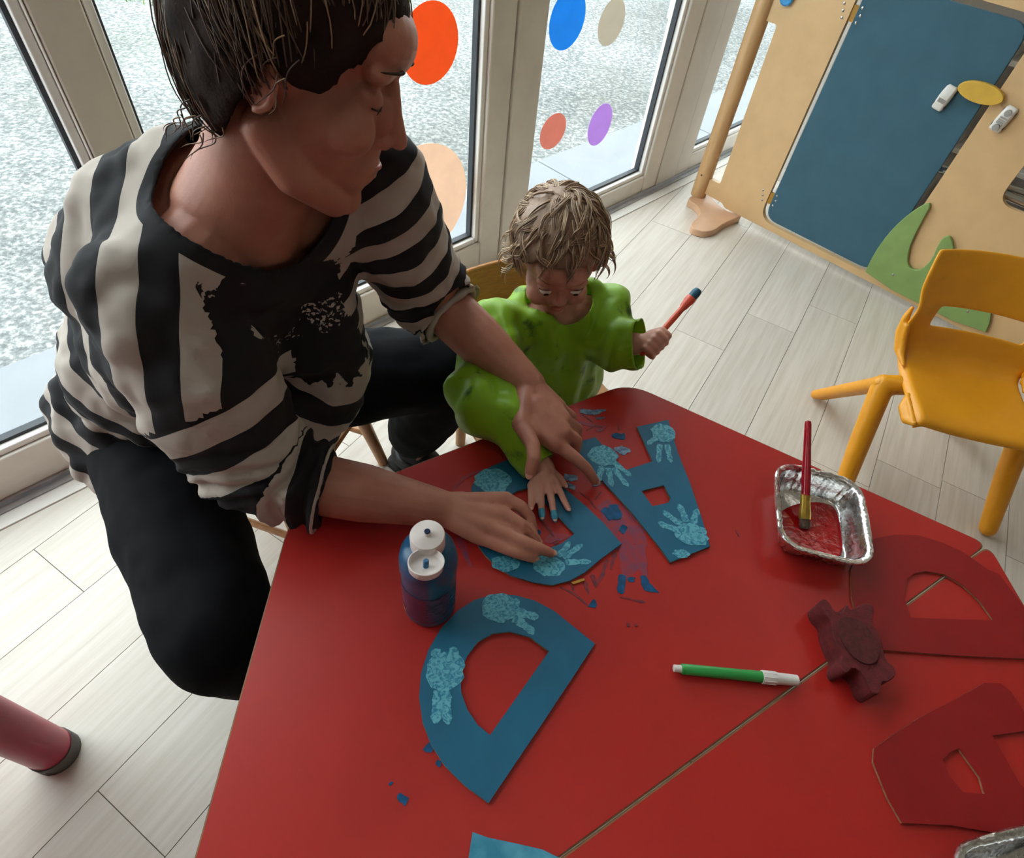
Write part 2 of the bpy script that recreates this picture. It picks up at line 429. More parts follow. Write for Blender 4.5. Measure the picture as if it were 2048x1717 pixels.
def grass():
    mb = MB()
    M1 = mat('lush_grass', (112, 150, 52), 0.6, 0.1, 6, c2=(80, 116, 40))
    for k in range(9000):
        x = R8.uniform(-3.6, -0.6); y = R8.uniform(3.9, 6.2)
        edge = 4.30 + 0.22 * math.sin(x * 3.1 + 1) + 0.10 * math.sin(x * 9.7) - (0.30 if -1.75 < x < -1.35 else 0)
        if y < edge: continue
        if y < edge + .25 and R8.random() < .35: continue
        h = R8.uniform(.03, .08); a = R8.uniform(0, 2 * math.pi); l = R8.uniform(.01, .05); wd = R8.uniform(.003, .006)
        p = V(x, y, -.036); d = V(math.cos(a), math.sin(a), 0); q = V(-d[1], d[0], 0)
        mb.add([p - q * wd, p + q * wd, p + d * l * .4 + ZV * h * .6 + q * wd * .7, p + d * l * .4 + ZV * h * .6 - q * wd * .7, p + d * l + ZV * h], [(0, 1, 2, 3), (3, 2, 4)])
    o = mb.build('grass', M1); tag(o, 'bright green grass growing at the edge of the asphalt yard', 'grass', kind='stuff')
grass()
def yard_table():
    M1 = mat('white_painted_steel', (214, 216, 216), 0.4, 0.02)
    p1 = at(1337, 36, -.035); p2 = at(1493, 73, -.035); d = nrm(p2 - p1); q = V(-d[1], d[0], 0)
    L = np.linalg.norm(p2 - p1)
    r = empty('garden_table', (p1 + p2) / 2, 'white outdoor table with thin legs standing on the asphalt yard', 'table')
    for p in (p1, p2, p1 + q * .6, p2 + q * .6):
        mb = MB().tube([p, p + ZV * .70], .016, 10); mb.build('leg', M1, r, smooth='auto')
    MB().box(p1, d, q, ZV, -.12, L + .12, -.10, .70, .70, .735).build('table_top', M1, r, bevel=.006)
yard_table()
# ================================================================== red half-hexagon tables
TH = 0.52
M_RED = mat('red_laminate', (180, 36, 30), 0.38, 0.02, 9, 0.02, 300)
M_EDGE = mat('beech_edge_band', (140, 104, 68), 0.5, 0.06, 60)
M_LEGR = mat('red_lacquered_leg', (150, 26, 40), 0.35, 0.03)
M_LEGP = mat('raspberry_red_tube', (176, 34, 66), 0.35, 0.03)
M_CAPG = mat('grey_rubber_foot', (92, 84, 80), 0.7, 0.04)
hx = V(math.cos(math.radians(30)), 0.5, 0); hy = V(-0.5, math.cos(math.radians(30)), 0)
TA = V(-0.247, 0.452, 0); TB = TA + .605 * hx; TC = TB + .605 * V(hx[0], -.5, 0); TD = TA - V(0, .605, 0)
GAP = 0.0004; LIP = 0.0022
def shrink(cs, d):
    P = [np.array([p[0], p[1]]) for p in cs]; n = len(P); area = sum(P[i][0] * P[(i + 1) % n][1] - P[(i + 1) % n][0] * P[i][1] for i in range(n)); sg = 1 if area > 0 else -1
    out = []
    for i in range(n):
        e0 = nrm(P[i] - P[i - 1]); e1 = nrm(P[(i + 1) % n] - P[i]); n0 = sg * np.array([-e0[1], e0[0]]); n1 = sg * np.array([-e1[1], e1[0]])
        out.append(P[i] + (n0 + n1) * d / (1 + n0 @ n1))
    return out
def red_table(name, corners, label, rads, legs):
    c = sum(corners) / len(corners)
    r = empty(name, V(c[0], c[1], 0), label, 'table', 'red half hexagon tables')
    out = rnd_poly([(p[0], p[1]) for p in corners], rads, 6)
    sh = lambda d: rnd_poly(shrink(corners, d), rads, 6)
    MB().prism(sh(.0003), [], V(0, 0, 0), V(1, 0, 0), V(0, 1, 0), ZV, TH - .024, TH - .0012).build('table_core', M_EDGE, r, smooth='auto')
    out = sh(LIP)
    MB().prism(out, [], V(0, 0, 0), V(1, 0, 0), V(0, 1, 0), ZV, TH - .0012, TH).build('table_top', M_RED, r)
    for p in legs:
        MB().tube([p, p + ZV * .03], .033, 20).build('foot_cap', M_CAPG, r, smooth='auto')
        MB().tube([p + ZV * .03, p + ZV * (TH - .024)], .03, 20).build('leg', M_LEGR, r, smooth='auto')
    return r
cen1 = (TA + TB + TC + TD) / 4
inn = lambda p, k=.13: p + (cen1 - p) * k / np.linalg.norm(cen1 - p)
table1 = red_table('activity_table', [TA, TB, TC, TD], 'red half hexagon table with paint splashes and blue cardboard letters on it', [.045, .045, .022, .022],
                   [V(TB[0] - .02, TB[1] - .12, 0), V(TA[0] + .12, TA[1] - .03, 0), inn(TC, .16), inn(TD, .16)])
g2 = -hy * GAP
TE = TC - V(0, .605, 0); TF = TD + .605 * V(hx[0], -.5, 0)
table2 = red_table('activity_table', [TC + g2, TE + g2, TF + g2, TD + g2], 'red half hexagon table pushed against the joint, with red cardboard letters on it', [.022, .045, .045, .022],
                   [TE + V(-.1, .02, 0), TF + V(.0, .12, 0), TC + V(-.12, -.16, 0), TD + V(.08, -.12, 0)])
# another red table reaches in with one leg at the left edge
rt = empty('side_table', V(-1.0, .05, 0), 'raspberry red table leg with grey rubber foot at the left edge', 'table')
p = at(106, 1502, 0.02); p[2] = 0
MB().tube([p, p + ZV * .034], .036, 22).build('foot_cap', M_CAPG, rt, smooth='auto')
MB().tube([p + ZV * .034, p + ZV * .486], .034, 22).build('leg', M_LEGP, rt, smooth='auto')
for q in (V(-.62, 0, 0), V(-.62, -.62, 0), V(0, -.62, 0)):
    MB().tube([p + q, p + q + ZV * .034], .036, 16).build('foot_cap', M_CAPG, rt, smooth='auto')
    MB().tube([p + q + ZV * .034, p + q + ZV * .486], .034, 16).build('leg', M_LEGP, rt, smooth='auto')
MB().box(p, V(1, 0, 0), V(0, 1, 0), ZV, -.67, .05, -.67, .05, .486, .51).build('table_top', M_LEGP, rt, bevel=.004)
# ------------------------------------------------------------------ paint on the table top
M_PB = mat('wet_blue_paint', (28, 92, 140), 0.25, 0.12, 90)
M_PL = mat('pale_blue_paint', (128, 162, 186), 0.35, 0.15, 140, c2=(60, 84, 130))
M_PV = mat('thin_purple_paint', (128, 62, 88), 0.4, 0.05, 60, c2=(172, 40, 44))
M_PD = mat('dried_dark_paint', (96, 34, 52), 0.5, 0.1, 120, c2=(150, 36, 38))
def ribbon(pts, wid, z, jag=.35, n=4, up=0.0003):
    """flat uneven stroke through photograph points, on the plane z"""
    P = [at(x, y, z) for x, y in pts]; Q = []; W = []
    for i in range(len(P) - 1):
        for k in range(n):
            t = k / n; Q.append(P[i] * (1 - t) + P[i + 1] * t); W.append((wid[i] * (1 - t) + wid[i + 1] * t))
    Q.append(P[-1]); W.append(wid[-1]); L = []; Rr = []
    for i in range(len(Q)):
        d = nrm(Q[min(i + 1, len(Q) - 1)] - Q[max(i - 1, 0)]); q = V(-d[1], d[0], 0)
        L.append(Q[i] + q * W[i] * .5 * (1 + jag * R8.uniform(-1, 1))); Rr.append(Q[i] - q * W[i] * .5 * (1 + jag * R8.uniform(-1, 1)))
    poly = [(p[0], p[1]) for p in L] + [(p[0], p[1]) for p in reversed(Rr)]
    return poly
ZS = [0.0]
def strokes(name, m, lst, z, parent, h=.0003):
    for pts, wid in lst:
        ZS[0] += .000012
        poly = smooth_loop(ribbon(pts, [w * .001 for w in wid], z), 2)
        MB().prism(poly, [], V(0, 0, 0), V(1, 0, 0), V(0, 1, 0), ZV, z + .0001, z + h + ZS[0]).build(name, m, parent)
strokes('paint_smear', M_PV, [
    ([(1205, 1005), (1235, 1040), (1262, 1090)], [22, 46, 40]), ([(1232, 1010), (1262, 1055), (1290, 1095)], [14, 40, 14]),
    ([(1262, 1090), (1258, 1130), (1250, 1165)], [34, 26, 8]), ([(1275, 1090), (1284, 1130), (1290, 1160)], [20, 16, 6]),
    ([(1205, 1070), (1225, 1085), (1250, 1095)], [14, 26, 20]), ([(1090, 1085), (1110, 1075), (1140, 1072)], [8, 16, 4]),
    ([(1150, 845), (1180, 850), (1212, 856)], [3, 8, 3]), ([(1190, 860), (1200, 862), (1215, 850)], [5, 6, 2]),
    ([(905, 980), (930, 955), (965, 940)], [3, 5, 3]), ([(918, 1075), (930, 1105), (942, 1135)], [12, 9, 3])], TH, table1)
strokes('paint_smear', M_PD, [
    ([(1120, 1175), (1150, 1190), (1178, 1215)], [2, 4, 2]), ([(1170, 1165), (1178, 1190)], [5, 3]), ([(1185, 1150), (1192, 1175)], [8, 3]),
    ([(1165, 830), (1185, 845)], [4, 3]), ([(1140, 1165), (1148, 1182)], [3, 2]), ([(1215, 1120), (1205, 1150), (1192, 1172)], [6, 5, 2]), ([(1230, 1105), (1222, 1140)], [7, 3]), ([(1240, 1195), (1290, 1206)], [2, 3]), ([(1190, 1000), (1202, 985)], [2, 3]), ([(1108, 1090), (1120, 1082)], [5, 3]), ([(1172, 862), (1190, 852), (1206, 855)], [2, 3, 2]), ([(1150, 868), (1160, 870)], [5, 4]), ([(1235, 850), (1238, 862)], [2, 3]), ([(1080, 1040), (1098, 1058), (1108, 1075)], [3, 4, 2]),
    ([(1160, 985), (1180, 1000), (1192, 1020)], [2, 3, 2]), ([(1253, 1250), (1260, 1251)], [5, 4]), ([(1268, 1251), (1275, 1251)], [4, 3]), ([(1470, 1060), (1478, 1075)], [2, 2])], TH + .00005, table1)
strokes('paint_smear', M_PB, [
    ([(1240, 1055), (1252, 1062)], [10, 14]), ([(1244, 1150), (1240, 1188)], [14, 9]), ([(1262, 1155), (1264, 1165)], [11, 8]), ([(1284, 1152), (1296, 1175), (1318, 1186)], [8, 12, 2]),
    ([(1223, 872), (1250, 874)], [8, 14]), ([(1181, 1206), (1192, 1214)], [14, 6]), ([(1205, 1018), (1228, 1035)], [12, 22]), ([(1066, 1064), (1078, 1072)], [14, 14]), ([(1225, 1010), (1235, 1040)], [16, 14]),
    ([(852, 1492), (864, 1504)], [12, 4]), ([(872, 1525), (882, 1530)], [6, 6]), ([(795, 1592), (815, 1604)], [4, 10]), ([(780, 1566), (783, 1570)], [5, 4])], TH + .0001, table1)
strokes('paint_smear', M_PL, [
    ([(1160, 823), (1185, 826), (1212, 821)], [10, 13, 3]), ([(1192, 838), (1210, 836)], [5, 3]), ([(1228, 898), (1245, 902), (1260, 900)], [5, 18, 6]), ([(1128, 955), (1155, 958)], [12, 12]),
    ([(1132, 970), (1150, 978)], [12, 8]), ([(1188, 960), (1196, 972)], [12, 14])], TH + .00015, table1)
# ------------------------------------------------------------------ painted cardboard letters
M_BLUE = mat('blue_painted_cardboard', (14, 98, 130), 0.5, 0.03, 18, 0.06, 120)
M_BLUE2 = mat('light_blue_painted_cardboard', (44, 128, 156), 0.5, 0.08, 30, 0.06, 120, c2=(90, 168, 190))
M_CRED = mat('red_painted_cardboard', (146, 14, 18), 0.42, 0.03, 18, 0.06, 120)
M_KRAFT = mat('raw_cardboard_edge', (150, 110, 78), 0.9, 0.1, 200)
def print_mat():
    m, nt, b = newmat('handprint_paint'); b.inputs['Roughness'].default_value = .5
    tc = nt.nodes.new('ShaderNodeTexCoord'); n = nt.nodes.new('ShaderNodeTexNoise'); n.inputs['Scale'].default_value = 150; n.inputs['Detail'].default_value = 4; n.inputs['Distortion'].default_value = 1.5
    nt.links.new(tc.outputs['Object'], n.inputs['Vector']); rp = nt.nodes.new('ShaderNodeValToRGB'); e = rp.color_ramp.elements
    e[0].position = .38; e[0].color = srgb(30, 118, 150); e[1].position = .56; e[1].color = srgb(100, 176, 192)
    nt.links.new(n.outputs['Fac'], rp.inputs['Fac']); nt.links.new(rp.outputs['Color'], b.inputs['Base Color']); return m
M_HP = print_mat()
def letter(name, outer, holes, m, label, z0=TH, th=.0045, soft=0):
    w2 = lambda L: [at(x, y, z0 + th)[:2] for x, y in L]
    O = w2(outer); H = [w2(h) for h in holes]
    cx = np.mean(O, 0)
    r = empty(name, V(cx[0], cx[1], z0), label, 'cardboard letter', 'cut out cardboard letters')
    MB().prism(O, H, V(0, 0, 0), V(1, 0, 0), V(0, 1, 0), ZV, z0 + .0003, z0 + th - .0012).build('cardboard_core', M_KRAFT, r)
    MB().prism(O, H, V(0, 0, 0), V(1, 0, 0), V(0, 1, 0), ZV, z0 + th - .0012, z0 + th).build('painted_face', m, r)
    r['top'] = z0 + th
    return r
def handprint(card, palm, pr, fingers, fw=9.5):
    z = card['top']; mb = MB(); c = at(*palm, z); del_ = []
    n = 22
    mb.prism([(c[0] + pr[0] * .001 * math.cos(2 * math.pi * k / n) * (1 + .12 * R8.uniform(-1, 1)), c[1] + pr[1] * .001 * math.sin(2 * math.pi * k / n) * (1 + .12 * R8.uniform(-1, 1))) for k in range(n)], [], V(0, 0, 0), V(1, 0, 0), V(0, 1, 0), ZV, z, z + .0003)
    for tip in fingers:
        t = at(*tip, z); d = t - c; L = np.linalg.norm(d); d /= L; q = V(-d[1], d[0], 0); s0 = .40 * L; n = 16; left = []; right = []; ph = R8.uniform(0, 6)
        for k in range(n + 1):
            u = k / n; wd = fw * .0005 * (1 - .14 * math.cos(u * 12.6) * (.3 + u)) * (1 - .25 * u) * (min(1, (1.02 - u) * 6) ** .5)
            x = c + d * (s0 + (L - s0) * u) + q * .0012 * math.sin(ph + 3 * u); left.append(x + q * wd * (1 + .15 * R8.uniform(-1, 1))); right.append(x - q * wd * (1 + .15 * R8.uniform(-1, 1)))
        poly = [(p[0], p[1]) for p in left + right[::-1]]
        mb.prism(smooth_loop(poly, 1), [], V(0, 0, 0), V(1, 0, 0), V(0, 1, 0), ZV, z, z + .00030 + .00003 * len(mb.v) / 100)
    return mb.build('handprint', M_HP, card)
cd1 = letter('cardboard_letter', [(1190, 1288), (1150, 1256), (1108, 1222), (1070, 1202), (1030, 1191), (990, 1189), (950, 1200), (915, 1222), (882, 1257), (857, 1300), (842, 1347), (838, 1395), (845, 1445), (862, 1490), (890, 1533), (930, 1573), (977, 1607), (1085, 1447)],
             [[(1098, 1303), (1060, 1275), (1020, 1264), (985, 1268), (955, 1285), (933, 1315), (921, 1350), (922, 1385), (935, 1420), (955, 1450), (980, 1471)][::-1]], M_BLUE,
             'blue painted cardboard letter D with two pale handprints, beside the paint bottle')
handprint(cd1, (1000, 1216), (24, 20), [(1078, 1234), (1069, 1269), (1040, 1205)], 12)
handprint(cd1, (890, 1342), (23, 24), [(868, 1448), (896, 1450), (866, 1300), (912, 1296)], 14)
cd2 = letter('cardboard_letter', [(1243, 1088), (1209, 1048), (1172, 1013), (1134, 981), (1100, 945), (1072, 915), (1020, 918), (985, 932), (955, 950), (943, 975), (940, 1010), (945, 1050), (957, 1093), (970, 1110), (993, 1133), (1022, 1152), (1066, 1165), (1104, 1171), (1139, 1162), (1169, 1146), (1198, 1121)],
             [[(1149, 1068), (1116, 1034), (1085, 1000), (1062, 975), (1035, 982), (1012, 996), (1003, 1020), (1003, 1050), (1018, 1075), (1050, 1096), (1090, 1100), (1122, 1088)]], M_BLUE,
             'blue painted cardboard letter D pressed down under the hands of woman and toddler')
handprint(cd2, (1098, 1132), (22, 16), [(1166, 1091), (1182, 1122), (1140, 1084)], 9)
handprint(cd2, (985, 962), (28, 22), [], 9)
handprint(cd2, (1010, 1128), (20, 12), [], 9)
cd3 = letter('cardboard_letter', [(1131, 890), (1191, 875), (1201, 886), (1250, 941), (1305, 923), (1274, 854), (1336, 840), (1356, 906), (1379, 964), (1402, 1031), (1420, 1093), (1341, 1125), (1318, 1093), (1264, 1026), (1202, 959), (1159, 918)],
             [[(1283, 982), (1328, 971), (1341, 998), (1336, 1006), (1305, 1013)]], M_BLUE, 'blue painted cardboard letter A with three pale handprints')
handprint(cd3, (1206, 912), (24, 21), [(1198, 966), (1226, 974), (1258, 974), (1264, 952)], 10)
handprint(cd3, (1326, 866), (20, 20), [(1315, 925), (1344, 926), (1296, 890)], 10)
handprint(cd3, (1384, 1070), (24, 20), [(1356, 1008), (1326, 1021), (1316, 1046), (1394, 1018)], 11)
handprint(cd3, (1362, 1108), (12, 7), [], 9)
cd4 = letter('cardboard_letter', [(945, 1665), (976, 1676), (1033, 1688), (1085, 1700), (1130, 1722), (1165, 1765), (1150, 1830), (1060, 1850), (925, 1830), (932, 1750)], [], M_BLUE2,
             'pale blue painted cardboard letter cut off by the bottom edge of the photo')
cd5 = letter('cardboard_letter', [(1760, 1300), (1722, 1255), (1705, 1200), (1702, 1140), (1722, 1096), (1751, 1077), (1790, 1070), (1837, 1071), (1886, 1086), (1927, 1105), (1977, 1140), (1998, 1149), (2023, 1181), (2047, 1215), (2075, 1260), (2100, 1321), (2047, 1318), (1900, 1311)],
             [[(1807, 1192), (1814, 1158), (1830, 1147), (1851, 1143), (1888, 1149), (1927, 1171), (1961, 1203), (1988, 1241), (1900, 1239), (1822, 1236)]], M_CRED,
             'red painted cardboard letter D lying half over the joint of the tables')
cd6 = letter('cardboard_letter', [(1749, 1497), (1790, 1468), (1839, 1436), (1939, 1384), (1968, 1367), (2002, 1367), (2022, 1384), (2048, 1424), (2066, 1460), (1985, 1472), (2010, 1515), (2040, 1570), (2130, 1640), (2100, 1690), (2002, 1668), (1897, 1651), (1805, 1647), (1776, 1597), (1747, 1525)],
             [[(1885, 1520), (1900, 1505), (1918, 1497), (1960, 1555), (1970, 1589), (1926, 1585), (1901, 1555)]], M_CRED,
             'red painted cardboard letter A at the right edge in front of the foam turtle')
bit = MB().prism([at(x, y, TH + .002)[:2] for x, y in [(1142, 1166), (1168, 1157), (1170, 1162), (1146, 1170)]], [], V(0, 0, 0), V(1, 0, 0), V(0, 1, 0), ZV, TH + .0004, TH + .003).build('cardboard_scrap', mat('yellow_card', (196, 140, 48), .7), bevel=.0005)
tag(bit, 'small yellow cardboard scrap peeping out under the blue letter', 'scrap')
# ------------------------------------------------------------------ paint bottle
def bottle():
    b = V(-0.0405, 0.322, TH); r = empty('paint_bottle', b, 'blue paint bottle with open white flip cap beside the hand', 'bottle')
    M1 = mat('blue_paint_plastic', (20, 82, 120), 0.3, 0.1, 40)
    MB().lathe(b, [(.026, .0005), (.031, .003), (.0325, .008), (.0325, .105), (.0335, .112), (.0335, .128), (.031, .142), (.025, .152), (.016, .157), (.015, .162)], 40).build('bottle_body', M1, r, smooth='auto', ang=50)
    m2, nt, bb = newmat('printed_bottle_label'); bb.inputs['Roughness'].default_value = .45
    tc = nt.nodes.new('ShaderNodeTexCoord'); mp = nt.nodes.new('ShaderNodeMapping'); mp.inputs['Scale'].default_value = (90, 90, 260)
    nz = nt.nodes.new('ShaderNodeTexNoise'); nz.inputs['Scale'].default_value = 1.0; nz.inputs['Detail'].default_value = 2
    rp = nt.nodes.new('ShaderNodeValToRGB'); rp.color_ramp.elements[0].position = .42; rp.color_ramp.elements[1].position = .5
    rp.color_ramp.elements[0].color = srgb(36, 34, 60); rp.color_ramp.elements[1].color = srgb(86, 66, 96)
    nt.links.new(tc.outputs['Object'], mp.inputs['Vector']); nt.links.new(mp.outputs[0], nz.inputs['Vector']); nt.links.new(nz.outputs['Fac'], rp.inputs['Fac']); nt.links.new(rp.outputs[0], bb.inputs['Base Color'])
    m3 = mat('plum_label', (96, 48, 74), .45, .06, 60)
    def arc(a0, a1, z0, z1, rr, nm, mm):
        n = 14; vs = []
        for rad in (rr, rr + .0006):
            for zz in (z0, z1):
                for k in range(n + 1):
                    a = math.radians(a0 + (a1 - a0) * k / n); vs.append(b + V(rad * math.cos(a), rad * math.sin(a), zz))
        q = n + 1; fs = []
        for k in range(n):
            fs += [(2 * q + k, 2 * q + k + 1, 3 * q + k + 1, 3 * q + k), (k + 1, k, q + k, q + k + 1), (k, k + 1, 2 * q + k + 1, 2 * q + k), (q + k + 1, q + k, 3 * q + k, 3 * q + k + 1)]
        fs += [(0, 2 * q, 3 * q, q), (n, q + n, 3 * q + n, 2 * q + n)]
        MB().add(vs, fs).build(nm, mm, r, smooth='auto')
    arc(190, 268, .018, .085, .0326, 'label', m3); arc(268.3, 318, .018, .085, .0326, 'label', m2)
    for k in range(5): arc(322, 352, .03 + k * .011, .034 + k * .011, .0324, 'grip_ridge', M1)
    arc(196, 214, .026, .034, .0333, 'label_mark', mat('label_red', (150, 20, 30), .5)); arc(199, 214, .022, .025, .0333, 'label_mark', mat('label_cream', (205, 180, 140), .5))
    M2 = mat('white_cap_plastic', (226, 214, 208), 0.35, 0.02)
    cb = b + ZV * .157
    cp = MB().lathe(cb, [(.0185, 0), (.019, .002), (.019, .020), (.018, .022), (.0165, .0225), (.004, .0245), (.0036, .028)], 36).build('cap', M2, r, smooth='auto', ang=40)
    MB().lathe(cb + V(0, 0, .0278), [(.0030, 0), (.0034, .001), (.0026, .0016)], 20).build('nozzle_paint', mat('dried_navy_paint', (8, 40, 84), .4), cp, smooth='auto')
    # flip lid hinged towards the camera
    fwd = nrm(V(0.04, -1, 0)); nl = nrm(ZV * .93 - fwd * -.36 * 1.0); nl = nrm(V(0.02, .26, .96)); ax = nrm(np.cross(fwd, ZV)); ay = np.cross(nl, ax)
    lc = cb + fwd * .0345 + ZV * .012
    lid = MB().lathe(lc, [(.0165, 0), (.018, .002), (.019, .0105), (.0178, .0108), (.0160, .004), (.0060, .0030)], 36, ax, ay, nl).build('flip_lid', M2, r, smooth='auto', ang=40)
    MB().lathe(lc + nl * .0028, [(.0030, 0), (.0030, .009), (.0024, .0098)], 16, ax, ay, nl).build('lid_peg', mat('blue_stained_peg', (24, 96, 140), .4), lid, smooth='auto')
    MB().box(cb + fwd * .0185, ax, fwd, ZV, -.006, .006, -.001, .004, .003, .009).build('hinge', M2, r)
bottle()
# ------------------------------------------------------------------ felt pen
def pen():
    a = at(1346, 1337, TH + .0085); e = at(1597, 1362, TH + .0085); d = nrm(e - a); L = np.linalg.norm(e - a)
    r = empty('felt_pen', V((a[0] + e[0]) / 2, (a[1] + e[1]) / 2, TH), 'green felt pen with white cap lying on the red table', 'pen')
    ax = nrm(np.cross(d, ZV)); ay = np.cross(d, ax); W = mat('white_pen_plastic', (224, 218, 212), .35, .01)
    MB().lathe(a, [(.002, 0), (.0044, .001), (.0046, .012)], 20, ax, ay, d).build('end_plug', W, r, smooth='auto')
    MB().lathe(a + d * .010, [(.0058, 0), (.0066, .002), (.0068, .060), (.0070, L * .64)], 24, ax, ay, d).build('barrel', mat('green_pen_plastic', (46, 150, 70), .35, .02), r, smooth='auto')
    c = MB().lathe(a + d * (.010 + L * .64), [(.0078, 0), (.0080, .002), (.0080, .018), (.0072, .020), (.0066, .045), (.0062, L * .36 - .014), (.004, L * .36 - .0105), (.001, L * .36 - .010)], 24, ax, ay, d).build('cap', W, r, smooth='auto')
    for k in range(10):
        an = 2 * math.pi * k / 10; q = ax * math.cos(an) + ay * math.sin(an)
        p0 = a + d * (.011 + L * .64) + q * .0078
        MB().tube([p0, p0 + d * .016], .0008, 6).build('grip_rib', W, c, smooth='auto')
pen()
# ------------------------------------------------------------------ foam turtle
def turtle():
    zz = [(930, 490), (945, 477), (962, 476), (985, 500), (1000, 532), (1040, 545), (1052, 520), (1065, 498), (1080, 530), (1105, 520), (1130, 500), (1165, 495), (1190, 510), (1192, 545), (1178, 590), (1210, 630), (1232, 690), (1248, 770), (1290, 800), (1300, 840), (1265, 872), (1232, 868), (1226, 915), (1212, 935), (1185, 925), (1165, 895), (1140, 830), (1092, 800), (1065, 832), (1040, 820), (1030, 785), (1045, 745), (1012, 690), (990, 620), (988, 575), (945, 535)]
    O = [at(1250 + x * .4176, 1000 + y * .4176, TH + .036)[:2] for x, y in zz]
    O = smooth_loop(O, 1); c = np.mean(O, 0)
    r = empty('foam_turtle', V(c[0], c[1], TH), 'dark maroon foam turtle stamp standing over the table joint', 'toy')
    M1 = mat('maroon_foam', (104, 26, 30), .9, .1, 120, .5, 500)
    MB().prism(O, [], V(0, 0, 0), V(1, 0, 0), V(0, 1, 0), ZV, TH + .0002, TH + .036).build('foam_body', M1, r, bevel=.002)
    S = [(c + (np.array(p) - c) * .0 + (np.array(p) - c) * .78) for p in [at(1250 + x * .4176, 1000 + y * .4176, TH + .036)[:2] for x, y in [(1000, 540), (1080, 535), (1170, 590), (1232, 690), (1246, 770), (1215, 830), (1140, 825), (1060, 760), (1010, 680), (990, 600)]]]
    MB().prism(smooth_loop(S, 2), [], V(0, 0, 0), V(1, 0, 0), V(0, 1, 0), ZV, TH + .0361, TH + .0385).build('shell', mat('dark_foam_shell', (88, 30, 30), .95, .1, 150, .6, 600), r, bevel=.0015)
turtle()
# ------------------------------------------------------------------ aluminium trays
def rrect(hx_, hy_, r, n=7):
    P = []
    for cx_, cy_, a0 in ((hx_ - r, hy_ - r, 0), (-hx_ + r, hy_ - r, 90), (-hx_ + r, -hy_ + r, 180), (hx_ - r, -hy_ + r, 270)):
        for k in range(n): a = math.radians(a0 + 90 * k / (n - 1)); P.append((cx_ + r * math.cos(a), cy_ + r * math.sin(a)))
    out = []
    m = len(P)
    for i in range(m):                       # subdivide straight runs for the pleats
        a, b = np.array(P[i]), np.array(P[(i + 1) % m]); d = np.linalg.norm(b - a); k = max(1, int(d / .0035))
        for j in range(k): out.append(a + (b - a) * j / k)
    return out
def foil_mat():
    m, nt, b = newmat('crinkled_aluminium_foil'); b.inputs['Metallic'].default_value = 1; b.inputs['Roughness'].default_value = .22; b.inputs['Base Color'].default_value = (.78, .77, .76, 1)
    tc = nt.nodes.new('ShaderNodeTexCoord'); n = nt.nodes.new('ShaderNodeTexNoise'); n.inputs['Scale'].default_value = 160; n.inputs['Detail'].default_value = 4
    bp = nt.nodes.new('ShaderNodeBump'); bp.inputs['Strength'].default_value = .35; bp.inputs['Distance'].default_value = .002
    rp = nt.nodes.new('ShaderNodeMapRange'); rp.inputs['To Min'].default_value = .14; rp.inputs['To Max'].default_value = .36
    nt.links.new(tc.outputs['Object'], n.inputs['Vector']); nt.links.new(n.outputs['Fac'], bp.inputs['Height']); nt.links.new(bp.outputs[0], b.inputs['Normal']); nt.links.new(n.outputs['Fac'], rp.inputs['Value']); nt.links.new(rp.outputs[0], b.inputs['Roughness'])
    return m
M_FOIL = foil_mat()
def tray(c, ang, hx_, hy_, h, label, paintm, paint):
    r = empty('foil_tray', c, label, 'tray', 'aluminium paint trays')
    ax = V(math.cos(ang), math.sin(ang), 0); ay = V(-math.sin(ang), math.cos(ang), 0)
    base = rrect(hx_, hy_, .030); m = len(base); vs = []
    rings = [(-.013, .0006, 0), (-.0115, .003, .4), (-.006, h * .5, 1), (-.0015, h - .004, .6), (.0015, h - .0015, 0), (.0065, h - .0012, 0), (.0078, h - .004, 0), (.0088, h - .001, 0), (.0072, h + .0016, 0), (.0010, h + .0008, 0), (-.0018, h - .003, .6), (-.0065, h * .5, 1), (-.012, .0042, .4), (-.015, .0022, 0)]
    for off, z, fl in rings:
        for i, p in enumerate(base):
            d = nrm(np.append(p, 0)); s = off + fl * .0011 * math.sin(i * 2.4) + fl * .0006 * R8.uniform(-1, 1)
            q = np.array(p) * (1 + s / np.linalg.norm(p)); vs.append(c + ax * q[0] + ay * q[1] + ZV * (z + (.0006 * R8.uniform(-1, 1) if z > h - .002 else 0)))
    fs = []
    for j in range(len(rings) - 1):
        for i in range(m): k = (i + 1) % m; fs.append((j * m + i, j * m + k, (j + 1) * m + k, (j + 1) * m + i))
    fs.append(tuple(range(m - 1, -1, -1))); fs.append(tuple((len(rings) - 1) * m + i for i in range(m)))
    MB().add(vs, fs).build('tray_shell', M_FOIL, r, smooth='auto', ang=60)
    P = [c[:2] + ax[:2] * x + ay[:2] * y for x, y in paint]
    MB().prism(smooth_loop(P, 2), [], V(0, 0, 0), V(1, 0, 0), V(0, 1, 0), ZV, TH + .0018, TH + .0052).build('paint_pool', paintm, r, bevel=.0012)
    return r
M_RP = mat('wet_red_paint', (190, 14, 22), .10, .05, 60, .45, 70, coat=.5)
M_GP = mat('wet_green_paint', (40, 120, 44), .2, .05, 60, .2, 70)
tc1 = V(.5185, .468, TH)
tray(tc1, math.radians(-14), .060, .071, .043, 'aluminium tray with red paint and a brush near the table edge', M_RP, [(-.046, .012), (-.01, .040), (.03, .052), (.047, .04), (.047, -.03), (.036, -.050), (-.02, -.056), (-.043, -.045), (-.047, -.02)])
tc2c = at(1918, 1692, TH + .043); tc2 = V(tc2c[0] + .075, tc2c[1] - .052, TH)
tray(tc2, math.radians(10), .078, .060, .043, 'aluminium tray with green paint at the bottom right corner', M_GP, [(-.06, .030), (-.02, .040), (-.01, .0), (-.02, -.04), (-.055, -.04)])
